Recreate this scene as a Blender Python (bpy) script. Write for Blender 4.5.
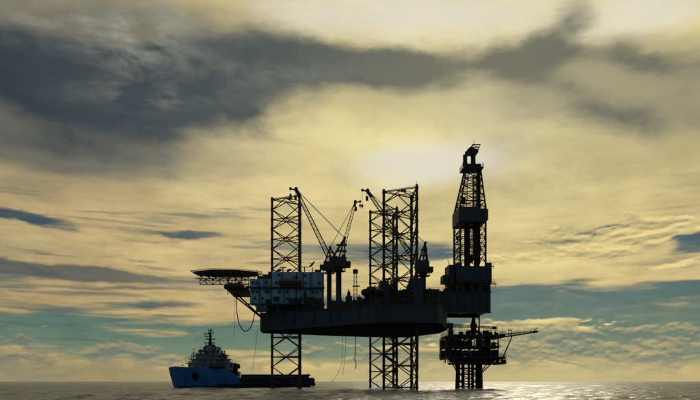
import bpy, bmesh, math, random
import numpy as np
from mathutils import Vector, Matrix

for _o in list(bpy.data.objects):
    bpy.data.objects.remove(_o)
random.seed(7)
scene = bpy.context.scene
col = scene.collection
rad = math.radians

# ------------------------------------------------------------------ camera
FPX, CX, HORIZON, CAM_H = 642.0, 350.0, 381.4, 2.55      # focal length and horizon in photo pixels (700 wide)
cam_data = bpy.data.cameras.new('camera')
cam_data.sensor_width = 36.0
cam_data.lens = FPX / 700.0 * 36.0
cam_data.shift_y = (HORIZON - 200.0) / 700.0
cam_data.clip_start = 0.5
cam_data.clip_end = 80000.0
cam = bpy.data.objects.new('camera', cam_data)
cam.location = (0, 0, CAM_H)
cam.rotation_euler = (rad(90), 0, 0)
col.objects.link(cam)
scene.camera = cam

# ------------------------------------------------------------------ view
scene.view_settings.view_transform = 'Standard'
scene.view_settings.look = 'None'
scene.view_settings.gamma = 1.0
scene.view_settings.exposure = 0.0
scene.view_settings.use_curve_mapping = False

# ------------------------------------------------------------------ sun (behind the cloud sheet)
SUN_AZ, SUN_EL = 12.5, 22.0
sun_dir = Vector((math.sin(rad(SUN_AZ)) * math.cos(rad(SUN_EL)), math.cos(rad(SUN_AZ)) * math.cos(rad(SUN_EL)), math.sin(rad(SUN_EL))))
sun_data = bpy.data.lights.new('sun', 'SUN')
sun_data.energy = 0.5
sun_data.angle = rad(22.0)
sun_data.color = (1.0, 0.88, 0.66)
sun = bpy.data.objects.new('sun', sun_data)
sun.rotation_euler = (-sun_dir).to_track_quat('-Z', 'Y').to_euler()
sun.location = (0, 0, 120)
col.objects.link(sun)

# ------------------------------------------------------------------ sky: Nishita air with procedural cloud decks
world = bpy.data.worlds.new('World')
scene.world = world
world.use_nodes = True
wt = world.node_tree
wt.nodes.clear()


class S:
    """a shader socket with arithmetic"""
    tree = wt

    def __init__(self, sock):
        self.s = sock

    @staticmethod
    def math(op, *args):
        n = S.tree.nodes.new('ShaderNodeMath')
        n.operation = op
        for i, a in enumerate(args):
            if isinstance(a, S):
                S.tree.links.new(a.s, n.inputs[i])
            else:
                n.inputs[i].default_value = a
        return S(n.outputs[0])

    def __add__(a, b): return S.math('ADD', a, b)
    __radd__ = __add__
    def __sub__(a, b): return S.math('SUBTRACT', a, b)
    def __rsub__(a, b): return S.math('SUBTRACT', b, a)
    def __mul__(a, b): return S.math('MULTIPLY', a, b)
    __rmul__ = __mul__
    def __truediv__(a, b): return S.math('DIVIDE', a, b)
    def __rtruediv__(a, b): return S.math('DIVIDE', b, a)


def clamp01(x):
    r = S.math('ADD', x, 0.0)
    r.s.node.use_clamp = True
    return r


def sstep(lo, hi, x):
    n = S.tree.nodes.new('ShaderNodeMapRange')
    n.interpolation_type = 'SMOOTHSTEP'
    S.tree.links.new(x.s, n.inputs[0])
    n.inputs[1].default_value, n.inputs[2].default_value = lo, hi
    n.inputs[3].default_value, n.inputs[4].default_value = 0.0, 1.0
    return S(n.outputs[0])


def vec(x, y, z):
    n = S.tree.nodes.new('ShaderNodeCombineXYZ')
    for i, a in enumerate((x, y, z)):
        if isinstance(a, S):
            S.tree.links.new(a.s, n.inputs[i])
        else:
            n.inputs[i].default_value = a
    return S(n.outputs[0])


def noise(v, scale, detail=5.0, rough=0.55, dist=0.0, color=False):
    n = S.tree.nodes.new('ShaderNodeTexNoise')
    S.tree.links.new(v.s, n.inputs['Vector'])
    n.inputs['Scale'].default_value = scale
    n.inputs['Detail'].default_value = detail
    n.inputs['Roughness'].default_value = rough
    n.inputs['Distortion'].default_value = dist
    return S(n.outputs['Color' if color else 'Fac'])


def lin(c):
    return tuple((x / 255 / 12.92) if x / 255 <= 0.04045 else ((x / 255 + 0.055) / 1.055) ** 2.4 for x in c) + (1.0,)


def mixc(fac, a, b):
    n = S.tree.nodes.new('ShaderNodeMix')
    n.data_type = 'RGBA'
    for sock, v in ((n.inputs[0], fac), (n.inputs[6], a), (n.inputs[7], b)):
        if isinstance(v, S):
            S.tree.links.new(v.s, sock)
        elif isinstance(v, tuple):
            sock.default_value = lin(v)
        else:
            sock.default_value = v
    return S(n.outputs[2])


def ramp(x, stops):
    n = S.tree.nodes.new('ShaderNodeValToRGB')
    S.tree.links.new(x.s, n.inputs[0])
    e = n.color_ramp.elements
    while len(e) < len(stops):
        e.new(0.5)
    for el_, (p, c) in zip(e, stops):
        el_.position = p
        el_.color = lin(c)
    return S(n.outputs[0])


def sep(v):
    n = S.tree.nodes.new('ShaderNodeSeparateXYZ')
    S.tree.links.new(v.s, n.inputs[0])
    return S(n.outputs[0]), S(n.outputs[1]), S(n.outputs[2])

tc = wt.nodes.new('ShaderNodeTexCoord')
dirv = S(tc.outputs['Generated'])                     # world direction of the sky ray
dx, dy, dz = sep(dirv)
DEG = 180.0 / math.pi
az = S.math('ARCTAN2', dx, dy) * DEG                  # degrees east of +Y
el = S.math('ARCSINE', dz) * DEG                      # degrees above the horizon
PPD = 11.2                                            # photo pixels per degree, for readable numbers only
# slow wandering of the cloud edges
w1 = noise(vec(az * 0.055, el * 0.14, 1.3), 1.0, 4.0, 0.55, color=True)
w1x, w1y, _ = sep(w1)
w2 = noise(vec(az * 0.25, el * 0.7, 7.1), 1.0, 4.0, 0.6, color=True)
w2x, w2y, _ = sep(w2)
azw = az + (w1x - 0.5) * 7.0 + (w2x - 0.5) * 2.2
elw = el + (w1y - 0.5) * 3.0 + (w2y - 0.5) * 1.2
azf = az + (w2x - 0.5) * 3.0
elf = el + (w2y - 0.5) * 0.9 + (w1y - 0.5) * 0.9


def bank(px, py, sx, sy, rot=0.0, soft=True):
    """an elongated cloud bank centred on a direction; sizes in tenths of a degree-ish (PPD per degree)"""
    a0 = math.degrees(math.atan((px - CX) / FPX))
    e0 = math.degrees(math.atan((HORIZON - py) / math.hypot(FPX, px - CX)))
    A, E = (azw, elw) if soft else (azf, elf)
    c, s = math.cos(rad(rot)), math.sin(rad(rot))
    da, de = A - a0, E - e0
    if rot:
        u = (da * c + de * s) * (PPD / sx)
        v = (de * c - da * s) * (PPD / sy)
    else:
        u = da * (PPD / sx)
        v = de * (PPD / sy)
    return S.math('EXPONENT', (u * u + v * v) * -1.0)


def total(items, soft=True):
    acc = None
    for (amp, *g) in items:
        t = bank(*g, soft=soft) * amp
        acc = t if acc is None else acc + t
    return acc


# angular distance from the sun
sx_, sy_, sz_ = sun_dir
cosd = clamp01(dx * sx_ + dy * sy_ + dz * sz_)
sdist = S.math('ARCCOSINE', cosd) * DEG

# noise fields on a cloud plane (so they flatten towards the horizon)
den = S.math('MAXIMUM', dz, 0.0) + 0.10
plx, ply = dx / den, dy / den
n_big = noise(vec(plx, ply, 0.0), 0.8, 5.0, 0.5, 0.4)
n_str = noise(vec(plx * 0.8, ply, 4.0), 1.5, 5.0, 0.5, 0.4)
n_fin = noise(vec(az * 0.13, el * 0.36, 2.0), 1.0, 7.0, 0.62, 0.5)
n_wsp = noise(vec(az * 0.10 + el * 0.05, el * 0.22 - az * 0.035, 9.0), 1.0, 6.0, 0.58, 0.6)
n_band = noise(vec(az * 0.045, el * 0.5, 3.3), 1.0, 5.0, 0.55, 0.3)
n_bandf = noise(vec(az * 0.13, el * 1.15, 5.3), 1.0, 6.0, 0.6, 0.4)
n_lump = noise(vec(az * 0.2 + el * 0.05, el * 0.36, 31.0), 1.0, 7.0, 0.62, 0.35)
hi = sstep(9.0, 17.0, el)
lo = 1.0 - hi
sd60 = clamp01(sdist * (1 / 60.0))


def mulc(a, b, fac=1.0):
    n = wt.nodes.new('ShaderNodeMix')
    n.data_type = 'RGBA'
    n.blend_type = 'MULTIPLY'
    n.inputs[0].default_value = fac
    for sock, v in ((n.inputs[6], a), (n.inputs[7], b)):
        if isinstance(v, S):
            wt.links.new(v.s, sock)
        else:
            sock.default_value = v
    return S(n.outputs[2])


# --- 1. clear air: Nishita, with the hazy tint of the photograph low down
nish = wt.nodes.new('ShaderNodeTexSky')
nish.sky_type = 'NISHITA'
nish.sun_disc = False
nish.sun_elevation = rad(SUN_EL)
nish.sun_rotation = rad(SUN_AZ)
nish.air_density = 1.0
nish.dust_density = 1.0
nish.ozone_density = 2.0
air = mulc(S(nish.outputs[0]), (0.035, 0.035, 0.035, 1))
eln = clamp01(el * (1 / 35.0))
haze_air = ramp(eln, [(0.0, (200, 186, 126)), (0.022, (180, 172, 118)), (0.06, (116, 134, 108)), (0.12, (90, 120, 106)), (0.22, (78, 106, 105)), (0.36, (56, 82, 95)), (1.0, (50, 70, 88))])
skyc = mixc(0.94, air, haze_air)

# --- 2. high sheet, glowing round the hidden sun
glow = ramp(clamp01(sdist * (1 / 100.0)), [(0.0, (230, 223, 186)), (0.06, (226, 217, 170)), (0.13, (222, 212, 162)), (0.2, (216, 203, 157)), (0.35, (204, 188, 147)), (0.5, (178, 168, 142)), (0.68, (146, 148, 142)), (1.0, (118, 134, 148))])
sheet_cov = total([
    (0.5, 420, 120, 240, 120), (0.35, 60, 185, 170, 40), (0.45, 650, 205, 150, 36), (0.35, 600, 262, 120, 12, -4),
    (0.2, 40, 300, 210, 26), (0.35, 90, 250, 110, 9), (0.3, 500, 250, 60, 40), (0.3, 200, 292, 120, 14), (0.3, 640, 300, 60, 4, 0), (0.3, 360, 285, 90, 14),
    (-0.72, 590, 308, 150, 18), (-0.42, 345, 248, 120, 12), (-0.25, 535, 290, 45, 8), (-0.3, 215, 214, 50, 4), (-1.1, 700, 241, 42, 11, 8), (-0.75, 560, 238, 46, 6), (-0.7, 610, 228, 26, 4), (-0.8, 10, 212, 46, 5, -4),
    (-0.6, 185, 233, 44, 5), (-0.6, 80, 334, 50, 5), (-0.75, 285, 345, 80, 20), (-0.6, 440, 250, 50, 16), (-0.5, 150, 345, 120, 8), (-0.4, 160, 305, 40, 5), (-0.6, 600, 335, 130, 16)])
cov = sheet_cov + 0.34 + hi * 0.5 + (n_fin - 0.5) * 0.55 + ((n_band - 0.5) * 1.9 + (n_bandf - 0.5) * 1.2) * lo
sheet = sstep(0.05, 0.55, cov)
thick = clamp01((n_big * 0.3 + n_str * 0.3 + n_lump * 0.25 + n_wsp * 0.15) * hi + (n_band * 0.55 + n_bandf * 0.45) * lo)
body = ramp(thick, [(0.33, (112, 104, 94)), (0.44, (172, 162, 146)), (0.52, (216, 207, 190)), (0.64, (255, 251, 238))])
sheetc = mulc(mulc(glow, body, 0.68), (1.27, 1.27, 1.25, 1))
# low sheets are seen through more air and turn peach
sheetc = mulc(sheetc, ramp(clamp01(el * (1 / 20.0)), [(0.0, (244, 229, 204)), (0.45, (252, 245, 234)), (1.0, (255, 255, 255))]))
skyc = mixc(sheet, skyc, sheetc)

# --- 3. white-hot gap right round the sun and the openings at the top
hot = total([(1.0, 425, 168, 85, 20, 0), (0.85, 440, 10, 150, 26, -4), (0.7, 655, 8, 60, 22), (0.4, 290, 14, 70, 18)])
skyc = mixc(clamp01(sstep(0.1, 0.95, hot + (n_fin - 0.5) * 0.3) * 0.85), skyc, (226, 221, 205))

# --- 4. dark rain cloud: a wide grey veil, the slate mass and its arms
veil = total([
    (1.0, 20, 95, 215, 60, 0), (0.7, 270, 68, 190, 40, 0), (0.95, 660, 90, 120, 46, -8), (0.5, 565, 74, 80, 28, 20), (0.4, 70, 150, 170, 16, 0), (0.42, 90, 6, 180, 26, 0),
    (0.3, 470, 72, 70, 22, 10), (-0.45, 440, 8, 150, 22), (-0.4, 650, 6, 60, 18)])
vk = clamp01(sstep(0.12, 0.85, veil + (n_wsp - 0.5) * 0.8 + (n_lump - 0.5) * 0.5))
veilc = ramp(sd60, [(0.0, (164, 157, 128)), (0.25, (148, 141, 116)), (0.4, (112, 113, 104)), (0.65, (82, 89, 91)), (1.0, (72, 78, 84))])
skyc = mixc(vk * 0.85, skyc, veilc)
dark = total([
    (1.25, 30, 66, 170, 30, -4), (1.1, 170, 78, 110, 32, 4), (1.0, 320, 60, 120, 26, -4), (0.66, 435, 66, 95, 20, 4), (0.8, 550, 40, 58, 22, 34),
    (0.6, 625, 52, 60, 11, -14), (0.42, 685, 72, 70, 22, -6), (0.45, 570, 96, 70, 16, -30), (0.42, 625, 122, 100, 16, -8), (0.3, 50, 112, 110, 20, -4), (0.42, 234, 114, 20, 6, -8), (0.3, 296, 140, 40, 4, -6),
    (0.45, 40, 140, 130, 14, 4), (0.2, 160, 160, 110, 6, 0), (-0.35, 150, 97, 55, 7, 2), (-0.35, 150, 30, 60, 14, 20), (0.2, 640, 160, 80, 10, 0), (0.25, 500, 60, 34, 4, 3)])
dk = clamp01(sstep(0.22, 0.95, dark + (n_wsp - 0.5) * 0.5 + (n_lump - 0.5) * 0.8))
darkc = ramp(sd60, [(0.0, (122, 119, 103)), (0.2, (98, 102, 95)), (0.28, (80, 89, 88)), (0.45, (64, 75, 81)), (0.63, (49, 61, 69)), (1.0, (46, 58, 68))])
skyc = mixc(dk * 0.96, skyc, darkc)
# paler wisps in front of the slate mass
wisp = sstep(0.42, 0.62, n_fin * 0.5 + n_lump * 0.5) * total([(0.9, 150, 98, 60, 9, 2), (1.2, 80, 16, 120, 20, 0), (1.0, 145, 42, 40, 26, 40), (0.45, 280, 78, 110, 14)])
skyc = mixc(clamp01(wisp * 0.8), skyc, (152, 151, 138))

# --- 4b. thin tan-grey stratus drawn across the lower sheet
tan_m = sstep(0.47, 0.62, n_band * 0.3 + n_bandf * 0.35 + n_fin * 0.35) * (1.0 - sstep(15.0, 19.0, el)) * sstep(2.0, 6.0, el)
tan_w = clamp01(sstep(0.1, 0.32, sdist * (1 / 60.0)) * 0.5)
skyc = mixc(tan_m * tan_w, skyc, ramp(sd60, [(0.0, (170, 156, 118)), (0.3, (158, 146, 114)), (0.6, (128, 118, 96)), (1.0, (92, 94, 92))]))

# --- 5. low dark streaks of stratus
stre = total([
    (1.3, 50, 270, 130, 7, -2), (0.9, 5, 212, 60, 5, -5), (0.8, 185, 234, 34, 4, 0), (0.6, 155, 306, 46, 4, 2), (0.5, 30, 308, 90, 2.5, -2),
    (0.45, 100, 340, 110, 2.5, 0), (0.4, 215, 212, 80, 4, 2), (0.42, 345, 248, 110, 9, 0), (0.3, 225, 222, 60, 8, 0), (0.45, 60, 325, 120, 2.5, 0), (0.35, 240, 300, 60, 4, 0), (0.5, 100, 288, 130, 2.5, 1),
    (0.4, 620, 285, 120, 5, -2), (0.5, 660, 262, 60, 4, 0), (0.5, 640, 222, 50, 4, 2)], soft=False)
sk = sstep(0.2, 0.75, stre + (n_bandf - 0.5) * 0.7 + (n_fin - 0.5) * 0.3)
skyc = mixc(sk * 0.8, skyc, ramp(sd60, [(0.0, (134, 142, 128)), (0.3, (100, 116, 114)), (0.55, (66, 81, 88)), (1.0, (62, 74, 84))]))

# fine fibres and broken blue-grey scraps between the sheets
n_fib = noise(vec(az * 0.30 + el * 0.10, el * 1.05 - az * 0.03, 41.0), 1.0, 8.0, 0.68, 0.5)
scr = sstep(0.53, 0.64, noise(vec(az * 0.07, el * 0.75, 51.0), 1.0, 7.0, 0.64, 0.35))
scr_w = clamp01(sstep(4.0, 7.0, el) * (1.0 - sstep(14.0, 18.0, el)) * sstep(0.15, 0.4, sd60) * 0.62)
skyc = mixc(scr * scr_w, skyc, ramp(sd60, [(0.0, (126, 140, 130)), (0.3, (108, 124, 120)), (0.6, (78, 92, 98)), (1.0, (86, 98, 108))]))
fib = ramp(n_fib, [(0.28, (206, 206, 210)), (0.5, (238, 238, 236)), (0.72, (255, 255, 252))])
fib = mixc(clamp01((lo * 0.75 + hi * 0.3) * sstep(0.08, 0.35, sd60)), (239, 239, 237), fib)
skyc = mulc(mulc(skyc, fib), (1.16, 1.16, 1.17, 1))

# --- 6. torn altocumulus on the bright side and cumulus along the horizon, edges lit by the sun
pv = vec(az * 0.13, el * 0.5, 11.0)
pv_s = vec(az * 0.13 - 0.01, el * 0.5 + 0.13, 11.0)
p0, p1 = noise(pv, 1.0, 6.0, 0.66, 0.2), noise(pv_s, 1.0, 6.0, 0.66, 0.2)
alto = total([(0.6, 615, 238, 130, 20, 3), (-0.7, 697, 243, 30, 9), (0.4, 480, 340, 90, 18), (0.35, 560, 325, 60, 8, 0), (0.25, 630, 352, 110, 16), (0.5, 690, 262, 50, 6), (0.35, 640, 312, 90, 4, 2)], soft=False)
am = sstep(0.5, 0.57, p0 + alto * 0.55 - 0.16)
lit = clamp01((p0 - p1) * 5.5 + 0.55)
ac = mixc(lit, (138, 132, 106), (238, 216, 146))
skyc = mixc(clamp01(am * sstep(0.05, 0.3, alto) * 0.92), skyc, ac)

cv = vec(az * 0.2, el * 0.52, 21.0)
cv_s = vec(az * 0.2 - 0.01, el * 0.52 + 0.13, 21.0)
c0, c1 = noise(cv, 1.0, 6.0, 0.62, 0.15), noise(cv_s, 1.0, 6.0, 0.62, 0.15)
lowband = 1.0 - sstep(1.0, 5.0, el)
cm = sstep(0.5, 0.57, c0 + lowband * 0.2 - 0.13 + total([(0.2, 610, 340, 120, 16), (0.16, 480, 335, 60, 14), (0.06, 60, 345, 90, 10)], soft=False))
clit = clamp01((c0 - c1) * 7.5 + 0.36)
warm = ramp(sd60, [(0.0, (226, 206, 138)), (0.5, (182, 162, 118)), (1.0, (120, 112, 96))])
cool = ramp(sd60, [(0.0, (124, 136, 118)), (0.5, (104, 120, 112)), (1.0, (84, 94, 98))])
skyc = mixc(clamp01(cm * (1.0 - sstep(4.5, 7.0, el)) * 0.75), skyc, mixc(clit, cool, warm))
# haze right at the sea's edge
hz = 1.0 - sstep(0.0, 2.4, el + (n_fin - 0.5) * 1.6)
skyc = mixc(clamp01(hz * 0.85), skyc, ramp(sd60, [(0.0, (214, 198, 136)), (0.3, (208, 194, 138)), (0.45, (190, 175, 124)), (0.65, (152, 139, 102)), (1.0, (138, 138, 128))]))

bgn = wt.nodes.new('ShaderNodeBackground')
wt.links.new(skyc.s, bgn.inputs[0])
bgn.inputs[1].default_value = 1.0
outn = wt.nodes.new('ShaderNodeOutputWorld')
wt.links.new(bgn.outputs[0], outn.inputs[0])
world.cycles.sampling_method = 'NONE'
scene.cycles.max_bounces = 5
scene.cycles.diffuse_bounces = 3
scene.cycles.glossy_bounces = 3

# ------------------------------------------------------------------ materials
def material(name, color, rough=0.6, metal=0.0, vary=0.25, scale=1.5, rust=0.0, streak=True, spec=0.3):
    m = bpy.data.materials.new(name)
    m.use_nodes = True
    t = m.node_tree
    bs = t.nodes['Principled BSDF']
    S.tree = t
    geo = t.nodes.new('ShaderNodeTexCoord')
    ox, oy, oz = sep(S(geo.outputs['Object']))
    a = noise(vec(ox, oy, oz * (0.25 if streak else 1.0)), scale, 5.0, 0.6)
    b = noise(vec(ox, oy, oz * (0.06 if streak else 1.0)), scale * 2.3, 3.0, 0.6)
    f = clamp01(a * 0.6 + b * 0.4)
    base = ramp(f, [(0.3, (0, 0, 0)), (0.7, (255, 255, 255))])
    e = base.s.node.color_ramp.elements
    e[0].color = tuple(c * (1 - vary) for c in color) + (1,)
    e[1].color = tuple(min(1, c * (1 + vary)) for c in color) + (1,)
    out = base
    if rust:
        r = sstep(0.60, 0.72, noise(vec(ox, oy, oz * 0.18), scale * 0.9, 7.0, 0.65)) * rust
        rc = mixc(r, out, (52, 33, 22))
        out = rc
    t.links.new(out.s, bs.inputs['Base Color'])
    t.links.new(clamp01(a * 0.3 + (rough - 0.15)).s, bs.inputs['Roughness'])
    bs.inputs['Metallic'].default_value = metal
    bs.inputs['Specular IOR Level'].default_value = spec
    S.tree = wt
    return m


# ------------------------------------------------------------------ mesh builder
class MB:
    def __init__(self):
        self.v, self.f = [], []

    def add(self, vs, fs):
        n = len(self.v)
        self.v += [tuple(p) for p in vs]
        self.f += [tuple(i + n for i in f) for f in fs]
        return self

    def box(self, x0, x1, y0, y1, z0, z1, rot=0.0, cham=0.0):
        if cham:
            c = cham
            pts = [(x0 + c, y0), (x1 - c, y0), (x1, y0 + c), (x1, y1 - c), (x1 - c, y1), (x0 + c, y1), (x0, y1 - c), (x0, y0 + c)]
        else:
            pts = [(x0, y0), (x1, y0), (x1, y1), (x0, y1)]
        if rot:
            cx, cy = (x0 + x1) / 2, (y0 + y1) / 2
            c, s = math.cos(rot), math.sin(rot)
            pts = [(cx + (x - cx) * c - (y - cy) * s, cy + (x - cx) * s + (y - cy) * c) for x, y in pts]
        return self.prism(pts, z0, z1)

    def prism(self, pts, z0, z1):
        n = len(pts)
        zz0 = z0 if isinstance(z0, (list, tuple)) else [z0] * n
        zz1 = z1 if isinstance(z1, (list, tuple)) else [z1] * n
        vs = [(x, y, z) for (x, y), z in zip(pts, zz0)] + [(x, y, z) for (x, y), z in zip(pts, zz1)]
        fs = [tuple(reversed(range(n))), tuple(range(n, 2 * n))]
        fs += [(i, (i + 1) % n, n + (i + 1) % n, n + i) for i in range(n)]
        return self.add(vs, fs)

    def tube(self, p, q, r, n=6, r2=None):
        p, q = Vector(p), Vector(q)
        d = q - p
        if d.length < 1e-5:
            return self
        d.normalize()
        a = d.orthogonal().normalized() if abs(d.z) > 0.999 else d.cross(Vector((0, 0, 1))).normalized()
        b = d.cross(a)
        r2 = r if r2 is None else r2
        vs = []
        for c, rr in ((p, r), (q, r2)):
            for i in range(n):
                t = 2 * math.pi * (i + 0.5) / n
                vs.append(c + (a * math.cos(t) + b * math.sin(t)) * rr)
        fs = [(i, (i + 1) % n, n + (i + 1) % n, n + i) for i in range(n)] + [tuple(reversed(range(n))), tuple(range(n, 2 * n))]
        return self.add(vs, fs)

    def path(self, pts, r, n=6):
        for a, b in zip(pts[:-1], pts[1:]):
            self.tube(a, b, r, n)
        return self

    def lathe(self, prof, cx, cy, n=14):
        """prof: (radius, z) bottom to top"""
        vs = []
        for r, z in prof:
            for i in range(n):
                t = 2 * math.pi * i / n
                vs.append((cx + r * math.cos(t), cy + r * math.sin(t), z))
        fs = []
        for k in range(len(prof) - 1):
            for i in range(n):
                fs.append((k * n + i, k * n + (i + 1) % n, (k + 1) * n + (i + 1) % n, (k + 1) * n + i))
        fs += [tuple(reversed(range(n))), tuple(range((len(prof) - 1) * n, len(prof) * n))]
        return self.add(vs, fs)

    def loft(self, rings, close=True, cap=True):
        n = len(rings[0])
        vs = [p for r in rings for p in r]
        fs = []
        for k in range(len(rings) - 1):
            for i in range(n if close else n - 1):
                j = (i + 1) % n
                fs.append((k * n + i, k * n + j, (k + 1) * n + j, (k + 1) * n + i))
        if cap:
            fs += [tuple(reversed(range(n))), tuple(range((len(rings) - 1) * n, len(rings) * n))]
        return self.add(vs, fs)

    def rail(self, pts, h=1.1, step=2.0, r=0.045, rows=2):
        for a, b in zip(pts[:-1], pts[1:]):
            a, b = Vector(a), Vector(b)
            L = (b - a).length
            k = max(1, int(L / step))
            for i in range(k + 1):
                p = a.lerp(b, i / k)
                self.tube(p, p + Vector((0, 0, h)), r, 4)
            for j in range(rows):
                z = Vector((0, 0, h * (j + 1) / rows))
                self.tube(a + z, b + z, r, 4)
        return self

    def truss(self, p, q, w, h, bays, rc=0.1, rl=0.06, w2=None, h2=None, lacing_only=False, up=None):
        """four-chord lattice from p to q; returns chord end pairs"""
        p, q = Vector(p), Vector(q)
        d = (q - p).normalized()
        up = Vector(up) if up else Vector((0, 0, 1))
        s = d.cross(up)
        if s.length < 1e-3:
            s = Vector((0, 1, 0))
        s.normalize()
        u = s.cross(d).normalized()
        w2 = w if w2 is None else w2
        h2 = h if h2 is None else h2
        cor = [(-1, -1), (1, -1), (1, 1), (-1, 1)]

        def pt(t, k):
            c = p.lerp(q, t)
            a, b = cor[k % 4]
            return c + s * (a * (w + (w2 - w) * t) / 2) + u * (b * (h + (h2 - h) * t) / 2)
        ch = [(pt(0, k), pt(1, k)) for k in range(4)]
        if not lacing_only:
            for a, b in ch:
                self.tube(a, b, rc, 5)
        for i in range(bays):
            t0, t1 = i / bays, (i + 1) / bays
            for k in range(4):
                if (i + k) % 2:
                    self.tube(pt(t0, k), pt(t1, k + 1), rl, 4)
                else:
                    self.tube(pt(t0, k + 1), pt(t1, k), rl, 4)
                self.tube(pt(t1, k), pt(t1, k + 1), rl, 4)
        return ch

    def mesh(self, name, off=(0, 0, 0), mat=None, smooth=False):
        me = bpy.data.meshes.new(name)
        ox, oy, oz = off
        me.from_pydata([(x - ox, y - oy, z - oz) for x, y, z in self.v], [], self.f)
        bmx = bmesh.new()
        bmx.from_mesh(me)
        bmesh.ops.recalc_face_normals(bmx, faces=bmx.faces)
        bmx.to_mesh(me)
        bmx.free()
        if mat:
            me.materials.append(mat)
        if smooth:
            me.polygons.foreach_set('use_smooth', [True] * len(me.polygons))
            me.set_sharp_from_angle(angle=rad(40))
        me.update()
        return me


TH = rad(3.0)
RIG = (14.6, 211.5)
CT, ST = math.cos(TH), math.sin(TH)


def R(px, py, yl=0.0):
    """rig-frame point on the plane y_local = yl that shows at a photo pixel (used only to measure the layout)"""
    dx_, dz_ = (px - CX) / FPX, (HORIZON - py) / FPX
    t = (yl - ST * RIG[0] + CT * RIG[1]) / (CT - ST * dx_)
    return Vector((CT * (t * dx_ - RIG[0]) + ST * (t - RIG[1]), yl, CAM_H + t * dz_))


def RX(px, yl=0.0):
    return R(px, 300, yl).x


def RZ(py, px, yl=0.0):
    return R(px, py, yl).z


class Thing:
    """a top-level Empty with its parts; parts are modelled in the frame (origin, yaw) that all of the rig shares"""

    def __init__(self, name, label, cat, base, group=None, origin=RIG, yaw=TH):
        self.base = Vector(base)
        c, s = math.cos(yaw), math.sin(yaw)
        o = bpy.data.objects.new(name, None)
        o.empty_display_size = 1.0
        b = self.base
        o.location = (origin[0] + c * b.x - s * b.y, origin[1] + s * b.x + c * b.y, b.z)
        o.rotation_euler = (0, 0, yaw)
        o['label'] = label
        o['category'] = cat
        if group:
            o['group'] = group
        col.objects.link(o)
        self.o = o

    def part(self, name, mb, mat, parent=None, smooth=False, label=None):
        me = mb.mesh(name, self.base, mat, smooth)
        ob = bpy.data.objects.new(name, me)
        col.objects.link(ob)
        ob.parent = parent or self.o
        if label:
            ob['label'] = label
        return ob

    def inst(self, name, me, loc, parent=None, rot=None):
        ob = bpy.data.objects.new(name, me)
        col.objects.link(ob)
        ob.parent = parent or self.o
        ob.location = Vector(loc) - self.base
        if rot is not None:
            ob.rotation_mode = 'QUATERNION'
            ob.rotation_quaternion = rot
        return ob


def bar_mesh(name, length, r, mat, n=6):
    return MB().tube((0, 0, -length / 2), (0, 0, length / 2), r, n).mesh(name, mat=mat)


def put_bar(thing, name, cache, p, q, r, mat, parent=None, n=6):
    """a straight member between two points; members of one length share their mesh"""
    p, q = Vector(p), Vector(q)
    d = q - p
    key = (name, round(d.length, 2), r, mat.name)
    if key not in cache:
        cache[key] = bar_mesh(name, d.length, r, mat, n)
    return thing.inst(name, cache[key], (p + q) / 2, parent, d.to_track_quat('Z', 'Y'))


BARS = {}
M = {}
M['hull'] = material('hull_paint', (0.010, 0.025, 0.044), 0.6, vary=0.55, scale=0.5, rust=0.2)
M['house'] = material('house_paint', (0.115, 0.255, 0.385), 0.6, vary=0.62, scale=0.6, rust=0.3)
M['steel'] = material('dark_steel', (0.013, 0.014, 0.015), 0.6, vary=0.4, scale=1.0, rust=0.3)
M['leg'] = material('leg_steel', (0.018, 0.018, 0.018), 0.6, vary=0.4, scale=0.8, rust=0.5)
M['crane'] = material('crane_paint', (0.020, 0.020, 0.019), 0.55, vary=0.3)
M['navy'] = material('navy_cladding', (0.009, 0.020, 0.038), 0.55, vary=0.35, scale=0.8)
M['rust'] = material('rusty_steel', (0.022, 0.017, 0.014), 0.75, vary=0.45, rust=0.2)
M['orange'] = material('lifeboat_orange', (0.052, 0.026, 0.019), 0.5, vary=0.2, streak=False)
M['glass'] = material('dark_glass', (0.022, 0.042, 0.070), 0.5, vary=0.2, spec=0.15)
M['bottom'] = material('hull_underside', (0.010, 0.010, 0.011), 0.9, vary=0.4, scale=0.5, rust=0.1, spec=0.05)
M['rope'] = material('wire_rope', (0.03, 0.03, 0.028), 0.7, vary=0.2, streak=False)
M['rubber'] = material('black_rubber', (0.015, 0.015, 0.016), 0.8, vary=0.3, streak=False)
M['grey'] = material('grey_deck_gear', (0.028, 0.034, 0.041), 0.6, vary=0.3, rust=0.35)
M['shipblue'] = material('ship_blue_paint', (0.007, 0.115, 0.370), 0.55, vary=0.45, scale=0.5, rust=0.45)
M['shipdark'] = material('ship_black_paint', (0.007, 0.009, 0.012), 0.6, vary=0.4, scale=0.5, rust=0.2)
M['shipwhite'] = material('ship_grey_white_paint', (0.110, 0.180, 0.245), 0.5, vary=0.45, scale=0.6, rust=0.25)

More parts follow.
